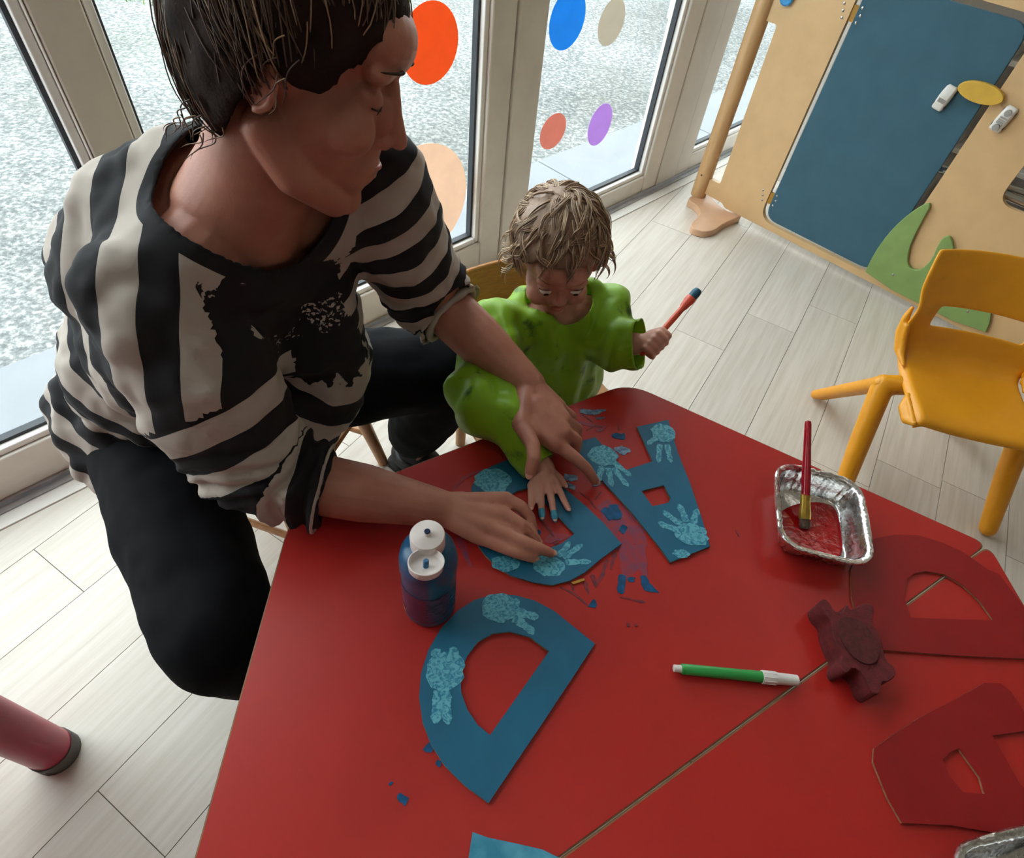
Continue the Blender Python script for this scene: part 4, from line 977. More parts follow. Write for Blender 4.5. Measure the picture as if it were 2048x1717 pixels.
def woman():
    mb = MB(); torso(mb, .019)
    mb.chain([aRs, aRe, aRe * .45 + aRw * .55, aRw], [.055, .043, .040, .0265]); mb.chain([aLs, aLe, aLe * .55 + aLw * .45, aLw], [.055, .043, .041, .0285])
    # neck and head
    mb.chain([V(-.280, .636, .870), aN + V(.020, -.003, .03), aHc + hF * -.012 - hU * .06], [.074, .060, .056], 36)
    L = head_shapes(mb, aHc, hF, hR, hU, 1.0)
    # legs inside the trousers
    mb.chain([aRh, aRk, aRa], [.085, .055, .036]); mb.chain([aLh, aLk, aLa], [.085, .055, .036])
    for a, t in ((aRa, nrm(V(.8, -.3, 0))), (aLa, nrm(V(.75, -.55, 0)))): mb.chain([a, V(a[0], a[1], .05) + t * .03, V(a[0], a[1], .035) + t * .12], [.034, .032, .026])
    # right hand: flat on the letter, thumb tucked under
    RH = dict(pinky=[(960, 1076, .545), (1018, 1101, .545), (1046, 1111, .540), (1067, 1118, .5335)], ring=[(986, 1055, .552), (1044, 1082, .552), (1078, 1097, .544), (1102, 1107, .5345)],
              middle=[(1006, 1029, .556), (1044, 1051, .552), (1064, 1068, .541), (1074, 1082, .5330)], index=[(1012, 999, .556), (1043, 1014, .554), (1060, 1036, .544), (1067, 1062, .5330)], thumb=[(925, 1003, .540), (972, 1006, .536), (1003, 1022, .5335), (1028, 1040, .5325)])
    rr = dict(pinky=[.0095, .0084, .0076, .0066], ring=[.0108, .0092, .0082, .0070], middle=[.0112, .0094, .0083, .0072], index=[.0108, .0092, .0082, .0070], thumb=[.0125, .0105, .0095, .0080])
    tips = []
    for kname, pts in RH.items():
        P = [at(*q) for q in pts]; mb.chain(P, rr[kname], 14); tips.append((P[-2], P[-1], rr[kname][-1]))
        if kname != 'thumb': mb.cone(aRw, P[0], .0215, .0115)
    mb.cone(aRw, at(925, 1003, .545), .0225, .0145); mb.cone(at(925, 1030, .552), at(990, 1035, .549), .019, .012)
    # left hand: guiding the toddler's wrist
    LH = dict(index=[(1116, 890, .580), (1152, 918, .571), (1174, 938, .556), (1190, 962, .5335)], middle=[(1127, 866, .588), (1153, 882, .572), (1150, 902, .552), (1132, 908, .546)],
              ring=[(1127, 840, .590), (1154, 858, .573), (1150, 878, .553), (1130, 888, .546)], pinky=[(1116, 814, .586), (1142, 832, .572), (1142, 850, .554), (1126, 862, .546)], thumb=[(1040, 846, .598), (1066, 890, .600), (1068, 916, .596), (1060, 946, .580)])
    for kname, pts in LH.items():
        P = [at(*q) for q in pts]; mb.chain(P, [x * 1.06 for x in rr[kname]], 14); tips.append((P[-2], P[-1], rr[kname][-1] * 1.06))
        if kname != 'thumb': mb.cone(aLw, P[0], .0235, .0135)
    mb.cone(aLw, at(1042, 848, .598), .0235, .0150); mb.cone(at(1072, 815, .597), at(1108, 872, .588), .020, .0145); mb.cone(at(1060, 850, .592), at(1110, 888, .584), .016, .013)
    me = remesh(mb, .0027, 5)
    body = put('person', me, M_SKIN, None, smooth=True)
    tag(body, 'seated woman in black and white striped top leaning over the table, pressing a letter', 'person')
    # nails
    NM = mat('fingernail', (214, 158, 138), .3, .02)
    for a, b, r in tips:
        d = nrm(b - a); up = nrm(ZV - (ZV @ d) * d); s = np.cross(d, up)
        MB().ell(b + d * r * .35 + up * r * .62, d * r * .75, s * r * .62, up * r * .22, 14, 8).build('fingernail', NM, body, smooth=True)
    eyes(L, 1.0, hF, hR, hU, body, False)
    # ear folds on the near side
    for s in (1, -1):
        MB().tube([L(-.012 + .018 * math.cos(a) - .006 * math.sin(a), s * (.0850 + .002 * math.cos(a)), -.002 + .030 * math.sin(a)) for a in np.linspace(-2.6, 1.9, 22) * -1 + .3], [.0036] * 22, 8).build('ear_rim', M_SKIN, body, smooth=True)
    return body, L
woman_o, wL = woman()
# ------------------------------------------------------------------ striped top
def stripe_mat():
    m, nt, b = newmat('black_white_striped_jersey'); b.inputs['Roughness'].default_value = .9; N = nt.nodes.new; K = nt.links.new
    def attr(n): a = N('ShaderNodeAttribute'); a.attribute_name = n; return a.outputs['Fac']
    def M_(op, a, bb=None, c=None):
        x = N('ShaderNodeMath'); x.operation = op
        for i, v in enumerate((a, bb, c)):
            if v is None: continue
            if hasattr(v, 'is_linked'): K(v, x.inputs[i])
            else: x.inputs[i].default_value = v
        return x.outputs[0]
    st, pu, pv, zone, band = attr('st'), attr('pu'), attr('pv'), attr('zone'), attr('band')
    tc = N('ShaderNodeTexCoord')
    def nz(scale, det=3):
        n = N('ShaderNodeTexNoise'); n.inputs['Scale'].default_value = scale; n.inputs['Detail'].default_value = det; K(tc.outputs['Object'], n.inputs['Vector']); return n.outputs['Fac']
    white = M_('GREATER_THAN', M_('FRACT', st), .5)
    # chest print: ragged dark shape with a speckled band across
    rx = M_('DIVIDE', pu, .158); ry = M_('DIVIDE', pv, .108)
    rad = M_('ADD', M_('MULTIPLY', rx, rx), M_('MULTIPLY', ry, ry))
    rag = M_('ADD', rad, M_('MULTIPLY', M_('SUBTRACT', nz(42, 5), .5), 1.5))
    ink = M_('LESS_THAN', rag, .92)
    bandd = M_('ABSOLUTE', M_('SUBTRACT', pv, M_('MULTIPLY', pu, -.45)))
    bm = M_('MULTIPLY', M_('LESS_THAN', bandd, .020), M_('LESS_THAN', M_('ABSOLUTE', pu), .125))
    spk = M_('MULTIPLY', M_('GREATER_THAN', nz(210, 2), .56), M_('GREATER_THAN', nz(30, 2), .47))
    hole = M_('MULTIPLY', M_('GREATER_THAN', nz(16, 1), .655), M_('LESS_THAN', pv, -.02))
    ptint = M_('MAXIMUM', M_('MULTIPLY', bm, spk), hole)
    chest = M_('MAXIMUM', M_('SUBTRACT', 1.0, ink), ptint)
    z1 = M_('GREATER_THAN', zone, .5)
    val = M_('ADD', M_('MULTIPLY', white, M_('SUBTRACT', 1.0, z1)), M_('MULTIPLY', chest, z1))
    val = M_('MULTIPLY', val, M_('LESS_THAN', band, 0.0))
    mx = N('ShaderNodeMix'); mx.data_type = 'RGBA'; K(val, mx.inputs[0]); mx.inputs[6].default_value = srgb(20, 17, 22); mx.inputs[7].default_value = srgb(184, 172, 162)
    K(mx.outputs[2], b.inputs['Base Color'])
    bp = N('ShaderNodeBump'); bp.inputs['Strength'].default_value = .15; bp.inputs['Distance'].default_value = .001; K(nz(700, 2), bp.inputs['Height']); K(bp.outputs[0], b.inputs['Normal'])
    return m
def set_attr(me, name, vals, dom='CORNER'):
    a = me.attributes.new(name, 'FLOAT', dom); a.data.foreach_set('value', np.asarray(vals, np.float32))
def folds(me, amp, fr, aniso=None, seed=0.0, w=None):
    co = get_co(me); n = len(co); nor = np.empty(n * 3); me.vertices.foreach_get('normal', nor); nor = nor.reshape(-1, 3)
    q = co if aniso is None else co @ aniso.T
    d = np.array([noise.noise(Vector(p * fr) + Vector((seed, seed, seed))) for p in q]) * amp
    if w is not None: d = d * w(co)
    set_co(me, co + nor * d[:, None])
neckC = V(-.262, .628, .902)
def neck_field(p):
    q = p - neckC; f = q @ aF; l = q @ aLat; a = q @ aAx
    return np.sqrt((f / np.where(f > 0, .086, .080)) ** 2 + (l / .098) ** 2 + (a / .105) ** 2) * .10 - .10
def top():
    mb = MB(); torso(mb, 0)
    mb.ell(V(-.575, .728, .405), aF * .138, aLat * .166, aAx * .09); mb.ell(V(-.570, .700, .365), aF * .130, aLat * .150, aAx * .08)
    mb.chain([aRs + V(.012, .008, -.01), aRs * .55 + aRe * .45 + V(.0, -.003, -.012), aRe, aRc + nrm(aRw - aRe) * .03], [.082, .084, .066, .056])
    mb.chain([aLs, aLs * .5 + aLe * .5 + V(0, 0, -.012), aLe, aLc + nrm(aLw - aLe) * .03], [.076, .068, .062, .058])
    mb.chain([aRs * .8 + aRe * .2 + V(-.02, .02, -.03), V(-.47, .66, .60)], [.085, .10])          # deep batwing side
    mb.chain([V(-.225, .660, .745), V(-.228, .676, .625), V(-.262, .674, .525), V(-.34, .672, .46), V(-.46, .67, .43)], [.060, .070, .078, .085, .10])      # front hanging loose
    me = remesh(mb, .0062, 9)
    wn = lambda c: smoothstep(.004, .06, neck_field(c)); folds(me, .012, 9.0, seed=3.0, w=wn); folds(me, .009, 20.0, seed=7.0, w=wn); folds(me, .004, 45.0, seed=1.0, w=wn)
    # gathered creases towards the hem
    ax3 = np.array([aLat * 34, aF * 34, aAx * 5]); co = get_co(me)
    folds(me, .011, 1.0, ax3, 5.0, w=lambda c: smoothstep(.62, .46, c[:, 2]))
    # sleeve creases by the cuff
    ur = nrm(aRw - aRe); ul = nrm(aLw - aLe)
    for ch, ln in (([aRs, aRe, aRw], .30), ([aLs, aLe, aLw], .27)):
        co = get_co(me); dd, tt = axis_dist(co, ch); n = len(co); nor = np.empty(n * 3); me.vertices.foreach_get('normal', nor); nor = nor.reshape(-1, 3)
        ph = np.array([noise.noise(Vector(p * 11)) for p in co]); wgt = smoothstep(ln - .16, ln - .02, tt) * (dd < .10)
        set_co(me, co + nor * (wgt * .006 * np.sin((tt + .035 * ph) * 260))[:, None])
    cuffR = lambda p: np.where(np.linalg.norm(p - aRc, axis=1) < .13, -((p - aRc) @ ur), 1.0)
    cuffL = lambda p: np.where(np.linalg.norm(p - aLc, axis=1) < .12, -((p - aLc) @ ul), 1.0)
    hem = lambda p: np.where(((p - V(-.60, .73, .35)) @ aAx) < .03, (p - V(-.590, .725, .318)) @ aAx, 1.0)
    cut_mesh(me, [neck_field, cuffR, cuffL, hem])
    co = get_co(me); nl = len(me.loops); lv = np.empty(nl, int); me.loops.foreach_get('vertex_index', lv)
    fc = np.empty(len(me.polygons) * 3); me.polygons.foreach_get('center', fc); fc = fc.reshape(-1, 3); fn = np.empty(len(me.polygons) * 3); me.polygons.foreach_get('normal', fn); fn = fn.reshape(-1, 3)
    lt = np.empty(len(me.polygons), int); me.polygons.foreach_get('loop_total', lt); lf = np.repeat(np.arange(len(lt)), lt)
    def reg(p, nn):
        dR, tR = axis_dist(p, [aRs, aRe, aRw]); dL, tL = axis_dist(p, [aLs, aLe, aLw])
        q = p - V(-.34, .65, .74); lat = q @ aLat; f = q @ aF; a = q @ aAx
        r = np.zeros(len(p), int)
        r[(f > .015) & (np.abs(lat) < .150) & (a > -.058) & (nn @ aF > .0)] = 3
        r[(lat > .098 - .25 * np.minimum(a, 0)) & (a > -.12) & (dR < .16)] = 1
        r[(r != 0) & (lat > .10) & (f < .03) & (a > -.12)] = 1
        r[(a > .0) & (f < .015) & (lat > -.02)] = 1
        r[(dR < .115) & (tR > .135) & ((p - aRs) @ nrm(aRe - aRs) > .125)] = 2
        r[(dL < .13) & (tL > -.06) & (lat < -.085)] = 4
        return r
    rg = reg(fc, fn)[lf]; pl = co[lv]
    dR, tR = axis_dist(pl, [aRs, aRe, aRw]); dL, tL = axis_dist(pl, [aLs, aLe, aLw])
    q = pl - V(-.34, .65, .74); lat = q @ aLat; f = q @ aF; a = q @ aAx
    st = a / .080 + .30
    st = np.where(rg == 1, (pl @ nrm(V(1, .10, -.10))) / .074 + .10, st); st = np.where(rg == 2, tR / .064 + .30, st); st = np.where(rg == 4, tL / .054 + .1, st)
    set_attr(me, 'st', st); set_attr(me, 'zone', (rg == 3).astype(float)); set_attr(me, 'pu', lat + .0); set_attr(me, 'pv', a - .052)
    set_attr(me, 'band', np.maximum(.016 - neck_field(pl), .026 - (pl - V(-.590, .725, .318)) @ aAx))
    o = put('striped_top', me, stripe_mat(), woman_o, smooth=True)
    so = o.modifiers.new('cloth', 'SOLIDIFY'); so.thickness = .0025; so.offset = 0
    # rolled cuffs
    for c, u, r0, mm in ((aRc, ur, .0475, M_CB), (aLc, ul, .0490, M_CW)):
        x = nrm(np.cross(u, ZV)); y = np.cross(u, x)
        ring = [c + u * (-.003 + .002 * math.sin(3 * a_)) + (x * math.cos(a_) + y * math.sin(a_)) * (r0 + .0015 * math.sin(2 * a_)) for a_ in np.linspace(0, 2 * math.pi, 36, endpoint=False)]
        MB().tube(ring, [.0065 + .0008 * math.sin(i * 1.7) for i in range(36)], 10, closed=True).build('cuff_roll', mm, o, smooth=True)
M_CB = mat('black_jersey', (20, 17, 22), .9, .05); M_CW = mat('white_jersey', (182, 170, 160), .9, .03)
top()
def trousers():
    mb = MB()
    mb.ell(V(-.545, .728, .388), aF * .13, aLat * .150, aAx * .10)
    mb.chain([aRh, aRh * .5 + aRk * .5, aRk, aRk * .55 + aRa * .45, aRa + V(0, 0, .05)], [.102, .094, .080, .070, .060])
    mb.chain([aLh, aLh * .5 + aLk * .5, aLk, aLk * .5 + aLa * .5, aLa + V(0, 0, .045)], [.112, .098, .080, .072, .064])
    me = remesh(mb, .007, 8); folds(me, .008, 10, seed=2); folds(me, .004, 26, seed=9)
    cl = lambda a: (lambda p: np.where(np.linalg.norm(p - a, axis=1) < .12, (p[:, 2] - a[2] - .020), 1.0))
    cut_mesh(me, [cl(aRa), cl(aLa)])
    o = put('trousers', me, M_TROUS, woman_o, smooth=True); so = o.modifiers.new('cloth', 'SOLIDIFY'); so.thickness = .003; so.offset = 0
trousers()
def shoes():
    for a, t in ((aRa, nrm(V(.8, -.3, 0))), (aLa, nrm(V(.75, -.55, 0)))):
        s = V(-t[1], t[0], 0); b = V(a[0], a[1], 0)
        mb = MB().chain([a + ZV * .004, b + ZV * .065], [.0400, .0405]); mb.cone(b + ZV * .06, b + t * .04 + ZV * .055, .041, .040)
        put('sock', remesh(mb, .006, 4), M_SOCK, woman_o, smooth=True)
        mb = MB(); mb.ell(b - t * .015 + ZV * .045, t * .055, s * .043, ZV * .042); mb.ell(b + t * .09 + ZV * .030, t * .095, s * .047, ZV * .032); mb.cone(b + t * .03 + ZV * .05, b + t * .10 + ZV * .035, .040, .034)
        mb.tube([b + ZV * .072 + (t * math.cos(q) * 1.15 + s * math.sin(q)) * .043 for q in np.linspace(0, 2 * math.pi, 28, endpoint=False)], .0065, 8, closed=True)
        me = remesh(mb, .005, 4); co = get_co(me); co[:, 2] = np.maximum(co[:, 2], .012); set_co(me, co)
        sh = put('shoe', me, M_SHOE, woman_o, smooth=True)
        O = [b[:2] + t[:2] * x + s[:2] * y for x, y in [(-.072, -.028), (-.055, -.043), (.02, -.042), (.10, -.050), (.16, -.040), (.188, 0), (.16, .040), (.10, .050), (.02, .042), (-.055, .043), (-.072, .028)]]
        MB().prism(smooth_loop(O, 2), [], V(0, 0, 0), V(1, 0, 0), V(0, 1, 0), ZV, 0.0, .016).build('sole', M_SOLE, sh, bevel=.003)
        for k in range(2):
            q = b + t * .075 + ZV * .075
            MB().tube([q + t * (.012 * math.cos(x)) * (1 if k else .8) + s * ((.016 + .012 * math.cos(x)) * (1 if k else -1)) + ZV * (.012 * math.sin(x)) for x in np.linspace(0, 2 * math.pi, 18, endpoint=False)], .0026, 6, closed=True).build('shoelace_loop', M_SHOE, sh, smooth=True)
shoes()
# ------------------------------------------------------------------ the woman's pinned-up hair
def woman_hair():
    H1 = mat('dark_brown_hair', (44, 31, 26), .8, .1, 40, .4, 300, spec=.15); H2 = mat('light_brown_hair_strand', (164, 134, 104), .45, .1, 40); H3 = mat('brown_hair_strand', (96, 72, 58), .45, .1, 40)
    me = shell_cap(aHc, hF, hR, hU, 1.0, (-.012, 0, .020), (.097, .086, .117), [(-.14, -.100), (-.05, -.088), (-.034, -.066), (-.016, -.022), (.0, .012), (.020, .002), (.040, .006), (.052, .030), (.066, .054), (.12, .060)], .035, 6)
    o = put('hair', me, H1, woman_o, smooth=True); so = o.modifiers.new('thick', 'SOLIDIFY'); so.thickness = .010; so.offset = -1
    bun = MB(); bc = wL(-.088, 0, .125)
    bun.ell(bc, hF * .045, hR * .050, hU * .042); me = remesh(bun, .006, 2); folds(me, .012, 40, seed=4); put('hair_bun', me, H1, woman_o, smooth=True)
    light, mid = [], []
    for k in range(620):
        # from the hairline or the nape, over the skull, to the bun
        a = R8.uniform(-2.9, 2.9); t0 = R8.uniform(0, .5)
        sr = math.sin(a); 
        if abs(a) < 1.3: p0 = V(.070 - .012 * abs(a), sr * .085, .090 - .020 * abs(a))
        elif abs(a) < 2.2: p0 = V(.030 - .05 * (abs(a) - 1.3), math.copysign(.094, a), .020 - .050 * (abs(a) - 1.3))
        else: p0 = V(-.060 - .04 * (abs(a) - 2.2), math.copysign(.072 - .09 * (abs(a) - 2.2), a), -.092)
        p0 = p0 + V(*R8.normal(0, .010, 3)); p1 = V(-.080, 0, .118) + V(*R8.normal(0, .022, 3)); P = []
        ph = R8.uniform(0, 6); wv = R8.uniform(.0005, .0035); lift = R8.uniform(-.001, .004) + (.006 if k % 23 == 0 else 0)
        for i in range(15):
            t = i / 14; q = p0 * (1 - t) + p1 * t; c = V(-.012, 0, .020); d = q - c; e = math.sqrt((d[0] / .1055) ** 2 + (d[1] / .0940) ** 2 + (d[2] / .1265) ** 2)
            if t < .9: q = c + d / e * ((.93 if abs(a) < 2.2 else 1.0) + (.08 if abs(a) < 2.2 else .01) * min(1, t * 5) + lift / .1)
            q = q + V(math.sin(9 * t + ph), math.cos(8 * t + ph), math.sin(7 * t + ph * 2)) * wv
            P.append(wL(*q))
        (light if k % 4 == 0 else mid).append(P)
    for k in range(700):     # over the whole crown, combed up to the bun
        d = nrm(R8.normal(0, 1, 3)); p = V(-.012, 0, .020) + V(.1045, .0930, .1250) * d
        if p[2] < -.06 or (p[0] > -.02 and p[2] < .0) or (p[0] > .02 and p[2] < .06): continue
        P = []; p1 = V(-.080, 0, .118) + V(*R8.normal(0, .02, 3)); ph = R8.uniform(0, 6); wv = R8.uniform(.0005, .003)
        for i in range(11):
            t = i / 10 * .9; q = p * (1 - t) + p1 * t; c = V(-.012, 0, .020); dd = q - c; e = math.sqrt((dd[0] / .1045) ** 2 + (dd[1] / .0930) ** 2 + (dd[2] / .1250) ** 2)
            q = c + dd / e * (1.01 + R8.normal(0, .002)) + V(math.sin(9 * t + ph), math.cos(8 * t + ph), math.sin(7 * t + ph)) * wv; P.append(wL(*q))
        (light if k % 5 == 0 else mid).append(P)
    for k in range(22):       # loose curls at the nape and in front of the ear
        if k < 16: b = V(R8.uniform(-.075, -.030), R8.uniform(.040, .066), R8.uniform(-.085, -.060))
        else: b = V(.012 + R8.uniform(-.02, .02), .092, R8.uniform(.0, .04))
        P = []; rad = R8.uniform(.003, .007); tw = R8.uniform(3, 6) * R8.choice([-1, 1]); ln = R8.uniform(.02, .04)
        for i in range(16): t = i / 15; P.append(wL(b[0] + rad * math.sin(tw * t) - .010 * t, b[1] + rad * math.cos(tw * t) * .6 + .006, b[2] - ln * t))
        (light if k % 3 == 0 else mid).append(P)
    for k in range(10):      # strands that stand off the bun
        b = V(-.085, R8.uniform(-.03, .05), .10); d = V(-.5, R8.uniform(-.4, .6), R8.uniform(-.1, .9)); P = []; 
        for i in range(12): t = i / 11; P.append(wL(*(b + d * .10 * math.sin(t * 2.2) + V(-.02, 0, -.08) * t * t)))
        (light if k % 2 else mid).append(P)
    strands('hair_strands', H3, woman_o, mid, .00065); strands('hair_strands', H2, woman_o, light, .00065)
woman_hair()
# ------------------------------------------------------------------ the toddler
cRs, cLs = V(.045, .800, .595), V(.228, .862, .600)
cRe = at(985, 815, .575); cRw = at(1088, 938, .541); cRc = at(1080, 930, .546)
cLe = at(1222, 690, .575); cLw = at(1292, 688, .600); cLc = at(1280, 686, .596)
KH = .85
cHc = V(.122, .828, .718)
cF, cR, cU = ortho(V(.10, -.95, -.28), V(.02, -.25, .97))
kF = nrm(V(.33, -.94, 0)); kS = V(-kF[1], kF[0], 0)            # the toddler's forward and his left
def ctorso(mb, d):
    mb.chain([V(.150, .875, .340), V(.145, .860, .450), V(.138, .838, .555)], [.108 - d, .100 - d, .082 - d])
    mb.chain([cRs, V(.137, .833, .600), cLs], [.045 - d, .055 - d, .045 - d])
def toddler():
    mb = MB(); ctorso(mb, .022)
    mb.chain([cRs, cRe, cRw], [.032, .026, .017]); mb.chain([cLs, cLe, cLw], [.032, .026, .017])
    mb.chain([V(.137, .835, .600), cHc - cU * .05 - cF * .01], [.040, .038])
    L = head_shapes(mb, cHc, cF, cR, cU, KH, True)
    for s in (-1, 1):
        h = V(.150, .880, .325) + kS * s * .055; kn = h + kF * .16 + ZV * -.01; ft = kn + kF * .02 - ZV * .19
        mb.chain([h, kn, ft, ft + kF * .07 - ZV * .02], [.055, .043, .033, .024])
    tips = []
    # right hand pressed flat on the letter
    FR = [[(1063, 972, .5345), (1062, 994, .5320), (1062, 1016, .5300)], [(1080, 974, .5360), (1082, 1003, .5335), (1084, 1034, .5300)], [(1098, 973, .5360), (1104, 1005, .5335), (1109, 1038, .5300)], [(1112, 968, .5350), (1124, 993, .5330), (1136, 1018, .5300)], [(1108, 948, .534), (1122, 958, .531), (1130, 972, .5298)]]
    for i, pts in enumerate(FR):
        P = [at(*q) for q in pts]; mb.chain(P, [.0064, .0056, .0049], 12); mb.cone(at(1088, 945, .5395), P[0], .0115, .0072); tips.append((P[1], P[2], .0049))
    mb.cone(cRw, at(1088, 950, .539), .0165, .0130)
    # left fist round the brush
    fc = at(1304, 687, .603); bd = nrm(at(1396, 582, .668) - at(1322, 664, .618)); 
    vx = nrm(CR[:, 0] - (CR[:, 0] @ bd) * bd); vy = np.cross(bd, vx)
    if vy @ CR[:, 2] > 0: vy = -vy                               # vy looks to the camera side
    mb.ell(fc - vx * .006, bd * .022, vx * .016, vy * .014)
    for i in range(4):
        o = fc + bd * (.016 - .0112 * i); r = .0066 - .0004 * i
        P = [o - vx * .010 - vy * .006, o - vx * .004 + vy * .0145, o + vx * .010 + vy * .0135, o + vx * .0165 + vy * .002, o + vx * .008 - vy * .006]
        mb.chain(P, [r, r, r, r * .95, r * .85], 12)
    P = [fc - vx * .012 + bd * .010, fc - vx * .002 + bd * .026 + vy * .006, fc + vx * .012 + bd * .026 + vy * .009]; mb.chain(P, [.0085, .0075, .0062], 12)
    mb.cone(cLw, fc - vx * .006, .0165, .014)
    me = remesh(mb, .0023, 6)
    body = put('person', me, M_SKINC, None, smooth=True)
    tag(body, 'blond toddler in a green painting smock holding up a brush at the table', 'person')
    eyes(L, KH, cF, cR, cU, body, True)
    NM = mat('tiny_fingernail', (226, 172, 156), .3, .02); NB = mat('blue_stained_fingertip', (58, 150, 178), .5, .06, 300)
    for i, (a, b, r) in enumerate(tips):
        d = nrm(b - a); up = nrm(ZV - (ZV @ d) * d); s = np.cross(d, up)
        MB().ell(b + d * r * .4 + up * r * .5, d * r * .7, s * r * .6, up * r * .3, 12, 8).build('fingernail', NM, body, smooth=True)
        if i in (1, 2): MB().ell(b - d * .006 + up * r * .10, d * .0125, s * r * 1.04, up * r * 1.0, 14, 10).build('paint_stain', NB, body, smooth=True)
    return body, L, bd, fc
kid, kL, kbd, kfc = toddler()
def smock():
    mb = MB(); ctorso(mb, 0)
    mb.ell(V(.150, .872, .400), kS * .112, kF * .100, ZV * .14)
    mb.chain([cRs, cRs * .5 + cRe * .5 + V(-.02, .0, -.01), cRe + V(-.008, 0, .0), cRe * .4 + cRc * .6, cRc + nrm(cRw - cRe) * .03], [.050, .054, .050, .038, .031])
    mb.chain([cLs, cLe, cLc + nrm(cLw - cLe) * .03], [.046, .046, .042])
    me = remesh(mb, .0052, 6)
    ax = np.array([kS * 30, kF * 30, ZV * 6]); folds(me, .020, .75, ax, 1.0); folds(me, .007, 22, seed=6); folds(me, .0018, 48, seed=8)
    co = get_co(me)                                               # cloth lies on the table, not in it
    def inside(p):
        e1 = nrm(TB - TA); n1 = V(-e1[1], e1[0], 0); return (p - TA) @ n1 < .004
    k = inside(co) & (co[:, 2] < TH + .004) & (co[:, 2] > TH - .07) & (((co - cRe) ** 2).sum(1) < .16 ** 2); co[k, 2] = TH + .004; set_co(me, co)
    ur = nrm(cRw - cRe); ul = nrm(cLw - cLe)
    cR_ = lambda p: np.where(np.linalg.norm(p - cRc, axis=1) < .09, -((p - cRc) @ ur), 1.0)
    cL_ = lambda p: np.where(np.linalg.norm(p - cLc, axis=1) < .09, -((p - cLc) @ ul), 1.0)
    hem = lambda p: p[:, 2] - .285
    nk = lambda p: np.linalg.norm((p - V(.137, .828, .640)) / V(.058, .052, .045), axis=1) * .05 - .05
    cut_mesh(me, [cR_, cL_, hem, nk])
    m, nt, b = newmat('lime_green_nylon'); b.inputs['Roughness'].default_value = .42; b.inputs['Sheen Weight'].default_value = .2
    tc = nt.nodes.new('ShaderNodeTexCoord'); n = nt.nodes.new('ShaderNodeTexNoise'); n.inputs['Scale'].default_value = 26; n.inputs['Detail'].default_value = 5
    nt.links.new(tc.outputs['Object'], n.inputs['Vector']); rp = nt.nodes.new('ShaderNodeValToRGB'); e = rp.color_ramp.elements
    e[0].position = .25; e[0].color = srgb(60, 110, 30); e[1].position = .37; e[1].color = srgb(150, 200, 24)
    nt.links.new(n.outputs['Fac'], rp.inputs['Fac']); nt.links.new(rp.outputs[0], b.inputs['Base Color'])
    tl = nt.nodes.new('ShaderNodeBsdfTranslucent'); mx = nt.nodes.new('ShaderNodeMixShader'); mx.inputs[0].default_value = .3; nt.links.new(rp.outputs[0], tl.inputs['Color']); nt.links.new(b.outputs[0], mx.inputs[1]); nt.links.new(tl.outputs[0], mx.inputs[2]); nt.links.new(mx.outputs[0], nt.nodes['Material Output'].inputs['Surface'])
    o = put('smock', me, m, kid, smooth=True); so = o.modifiers.new('cloth', 'SOLIDIFY'); so.thickness = .0016; so.offset = 0
    tm = mat('navy_toddler_trousers', (44, 48, 66), .9, .05)
    mb = MB()
    for s in (-1, 1):
        h = V(.150, .880, .325) + kS * s * .055; kn = h + kF * .16 + ZV * -.01; ft = kn + kF * .02 - ZV * .17
        mb.chain([h, kn, ft], [.062, .052, .045])
    put('trousers', remesh(mb, .006, 5), tm, kid, smooth=True)
smock()
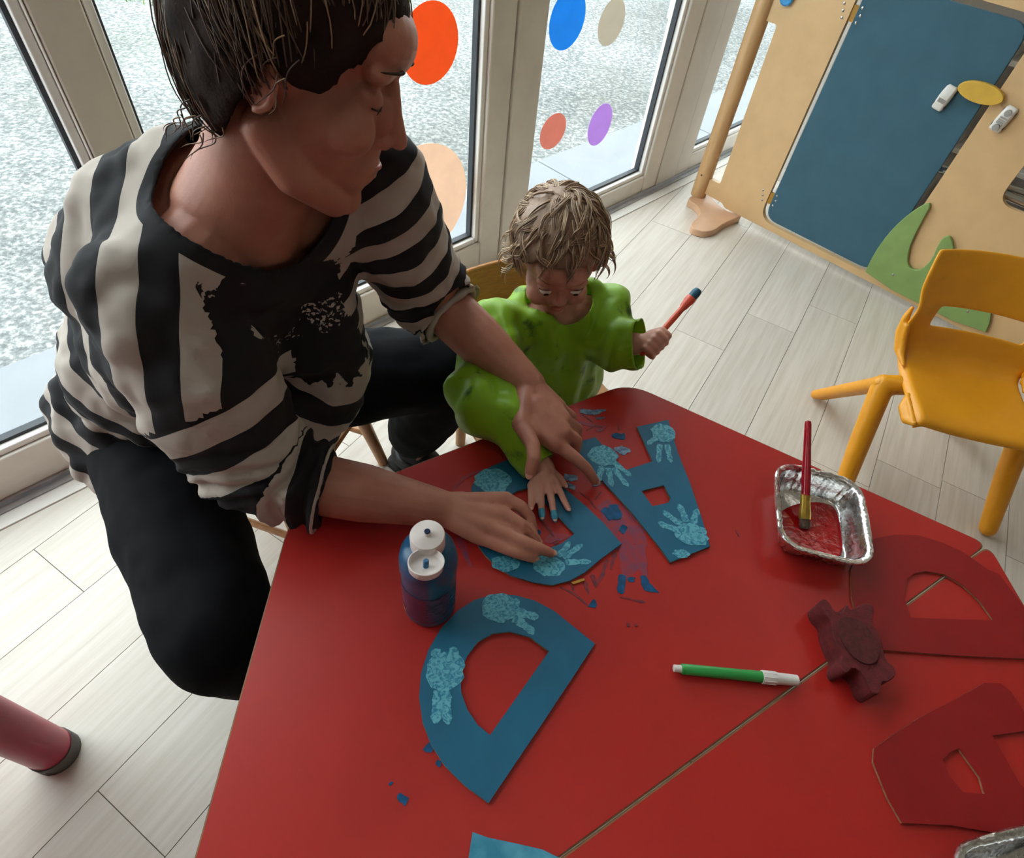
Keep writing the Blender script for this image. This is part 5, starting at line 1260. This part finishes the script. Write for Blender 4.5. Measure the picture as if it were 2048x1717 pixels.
def kid_hair():
    H1 = mat('dark_blond_hair', (160, 128, 104), .5, .08, 40, .4, 300); H2 = mat('pale_blond_strand', (200, 172, 140), .45, .06, 40); H3 = mat('blond_strand', (160, 128, 102), .45, .08, 40)
    me = shell_cap(cHc, cF, cR, cU, KH, (-.012, 0, .030), (.096, .078, .088), [(-.13, -.045), (-.05, -.035), (-.02, -.012), (.0, .004), (.02, .018), (.04, .036), (.06, .064), (.12, .068)], .03, 7, 3)
    o = put('hair', me, H1, kid, smooth=True); so = o.modifiers.new('thick', 'SOLIDIFY'); so.thickness = .008; so.offset = -1
    a_, b_ = [], []
    cc = V(-.012, 0, .030); rad = V(.103, .085, .096); crown = nrm(V(-.35, .12, .92))
    for k in range(230):                                          # tousled locks, each a bundle of curved hairs
        while True:
            d = nrm(R8.normal(0, 1, 3))
            p = cc + rad * d
            if p[2] > .0 and not (p[0] > .050 and p[2] < .086) and not (p[0] > .02 and p[2] < .050) : break
        away = d - crown * (d @ crown); away = nrm(away - (away @ d) * d); side = np.cross(d, away)
        an = R8.normal(.35, .45); tg = away * math.cos(an) + side * math.sin(an); sd = np.cross(d, tg)
        ln = R8.uniform(.45, .85); cu = R8.choice([-1, 1]) * R8.uniform(.10, .34); om = R8.uniform(2.5, 5); lf = R8.uniform(.02, .13)
        if p[0] > .025: ln *= .62
        for j in range(7):
            o1 = R8.normal(0, .035); o2 = R8.normal(0, .03); P = []; l2 = ln * R8.uniform(.8, 1.1); f2 = lf + R8.normal(0, .02)
            for i in range(12):
                t = i / 11; ph = l2 * t; q = d * math.cos(ph) + tg * math.sin(ph) + sd * (o1 * (1 - .5 * t) + cu * (1 - math.cos(om * t)) * .5 * t)
                q = nrm(q) * (1.01 + f2 * math.sin(math.pi * min(1, t * 1.1)) * .6 + o2 * .3 + .05 * t * t)
                x = cc + rad * q
                P.append(kL(*x))
            (a_ if (k + j) % 3 == 0 else b_).append(P)
    for k in range(26):                                           # loose ringlets over the ears and nape
        s_ = 1 if k % 2 else -1; b0 = V(R8.uniform(-.05, .03), s_ * R8.uniform(.078, .088), R8.uniform(-.01, .045)); rr = R8.uniform(.005, .011); tw = R8.uniform(3, 6) * R8.choice([-1, 1]); ln = R8.uniform(.025, .05)
        for j in range(3):
            P = [kL(b0[0] + rr * math.sin(tw * t + .2 * j), b0[1] + s_ * (.012 * t + rr * .7 * (1 - math.cos(tw * t + .2 * j))), b0[2] - ln * t + .004 * j) for t in np.linspace(0, 1, 13)]
            (a_ if j else b_).append(P)
    strands('hair_strands', H3, kid, b_, .0007); strands('hair_strands', H2, kid, a_, .0008)
kid_hair()
tip = kfc + kbd * (np.linalg.norm(at(1396, 582, .668) - kfc))
b2 = brush('paintbrush', at(1397, 580, .668), kfc - kbd * .028, 'orange handled paintbrush with blue wet tip held up by the toddler', mat('orange_red_handle', (238, 92, 60), .3, .03), mat('orange_red_ferrule', (234, 84, 56), .35, .03), mat('blue_soaked_bristles', (20, 92, 120), .5, .1, 300), hr=(.0045, .0052, .0045), fer=.02, bris=.020, flat=.8)
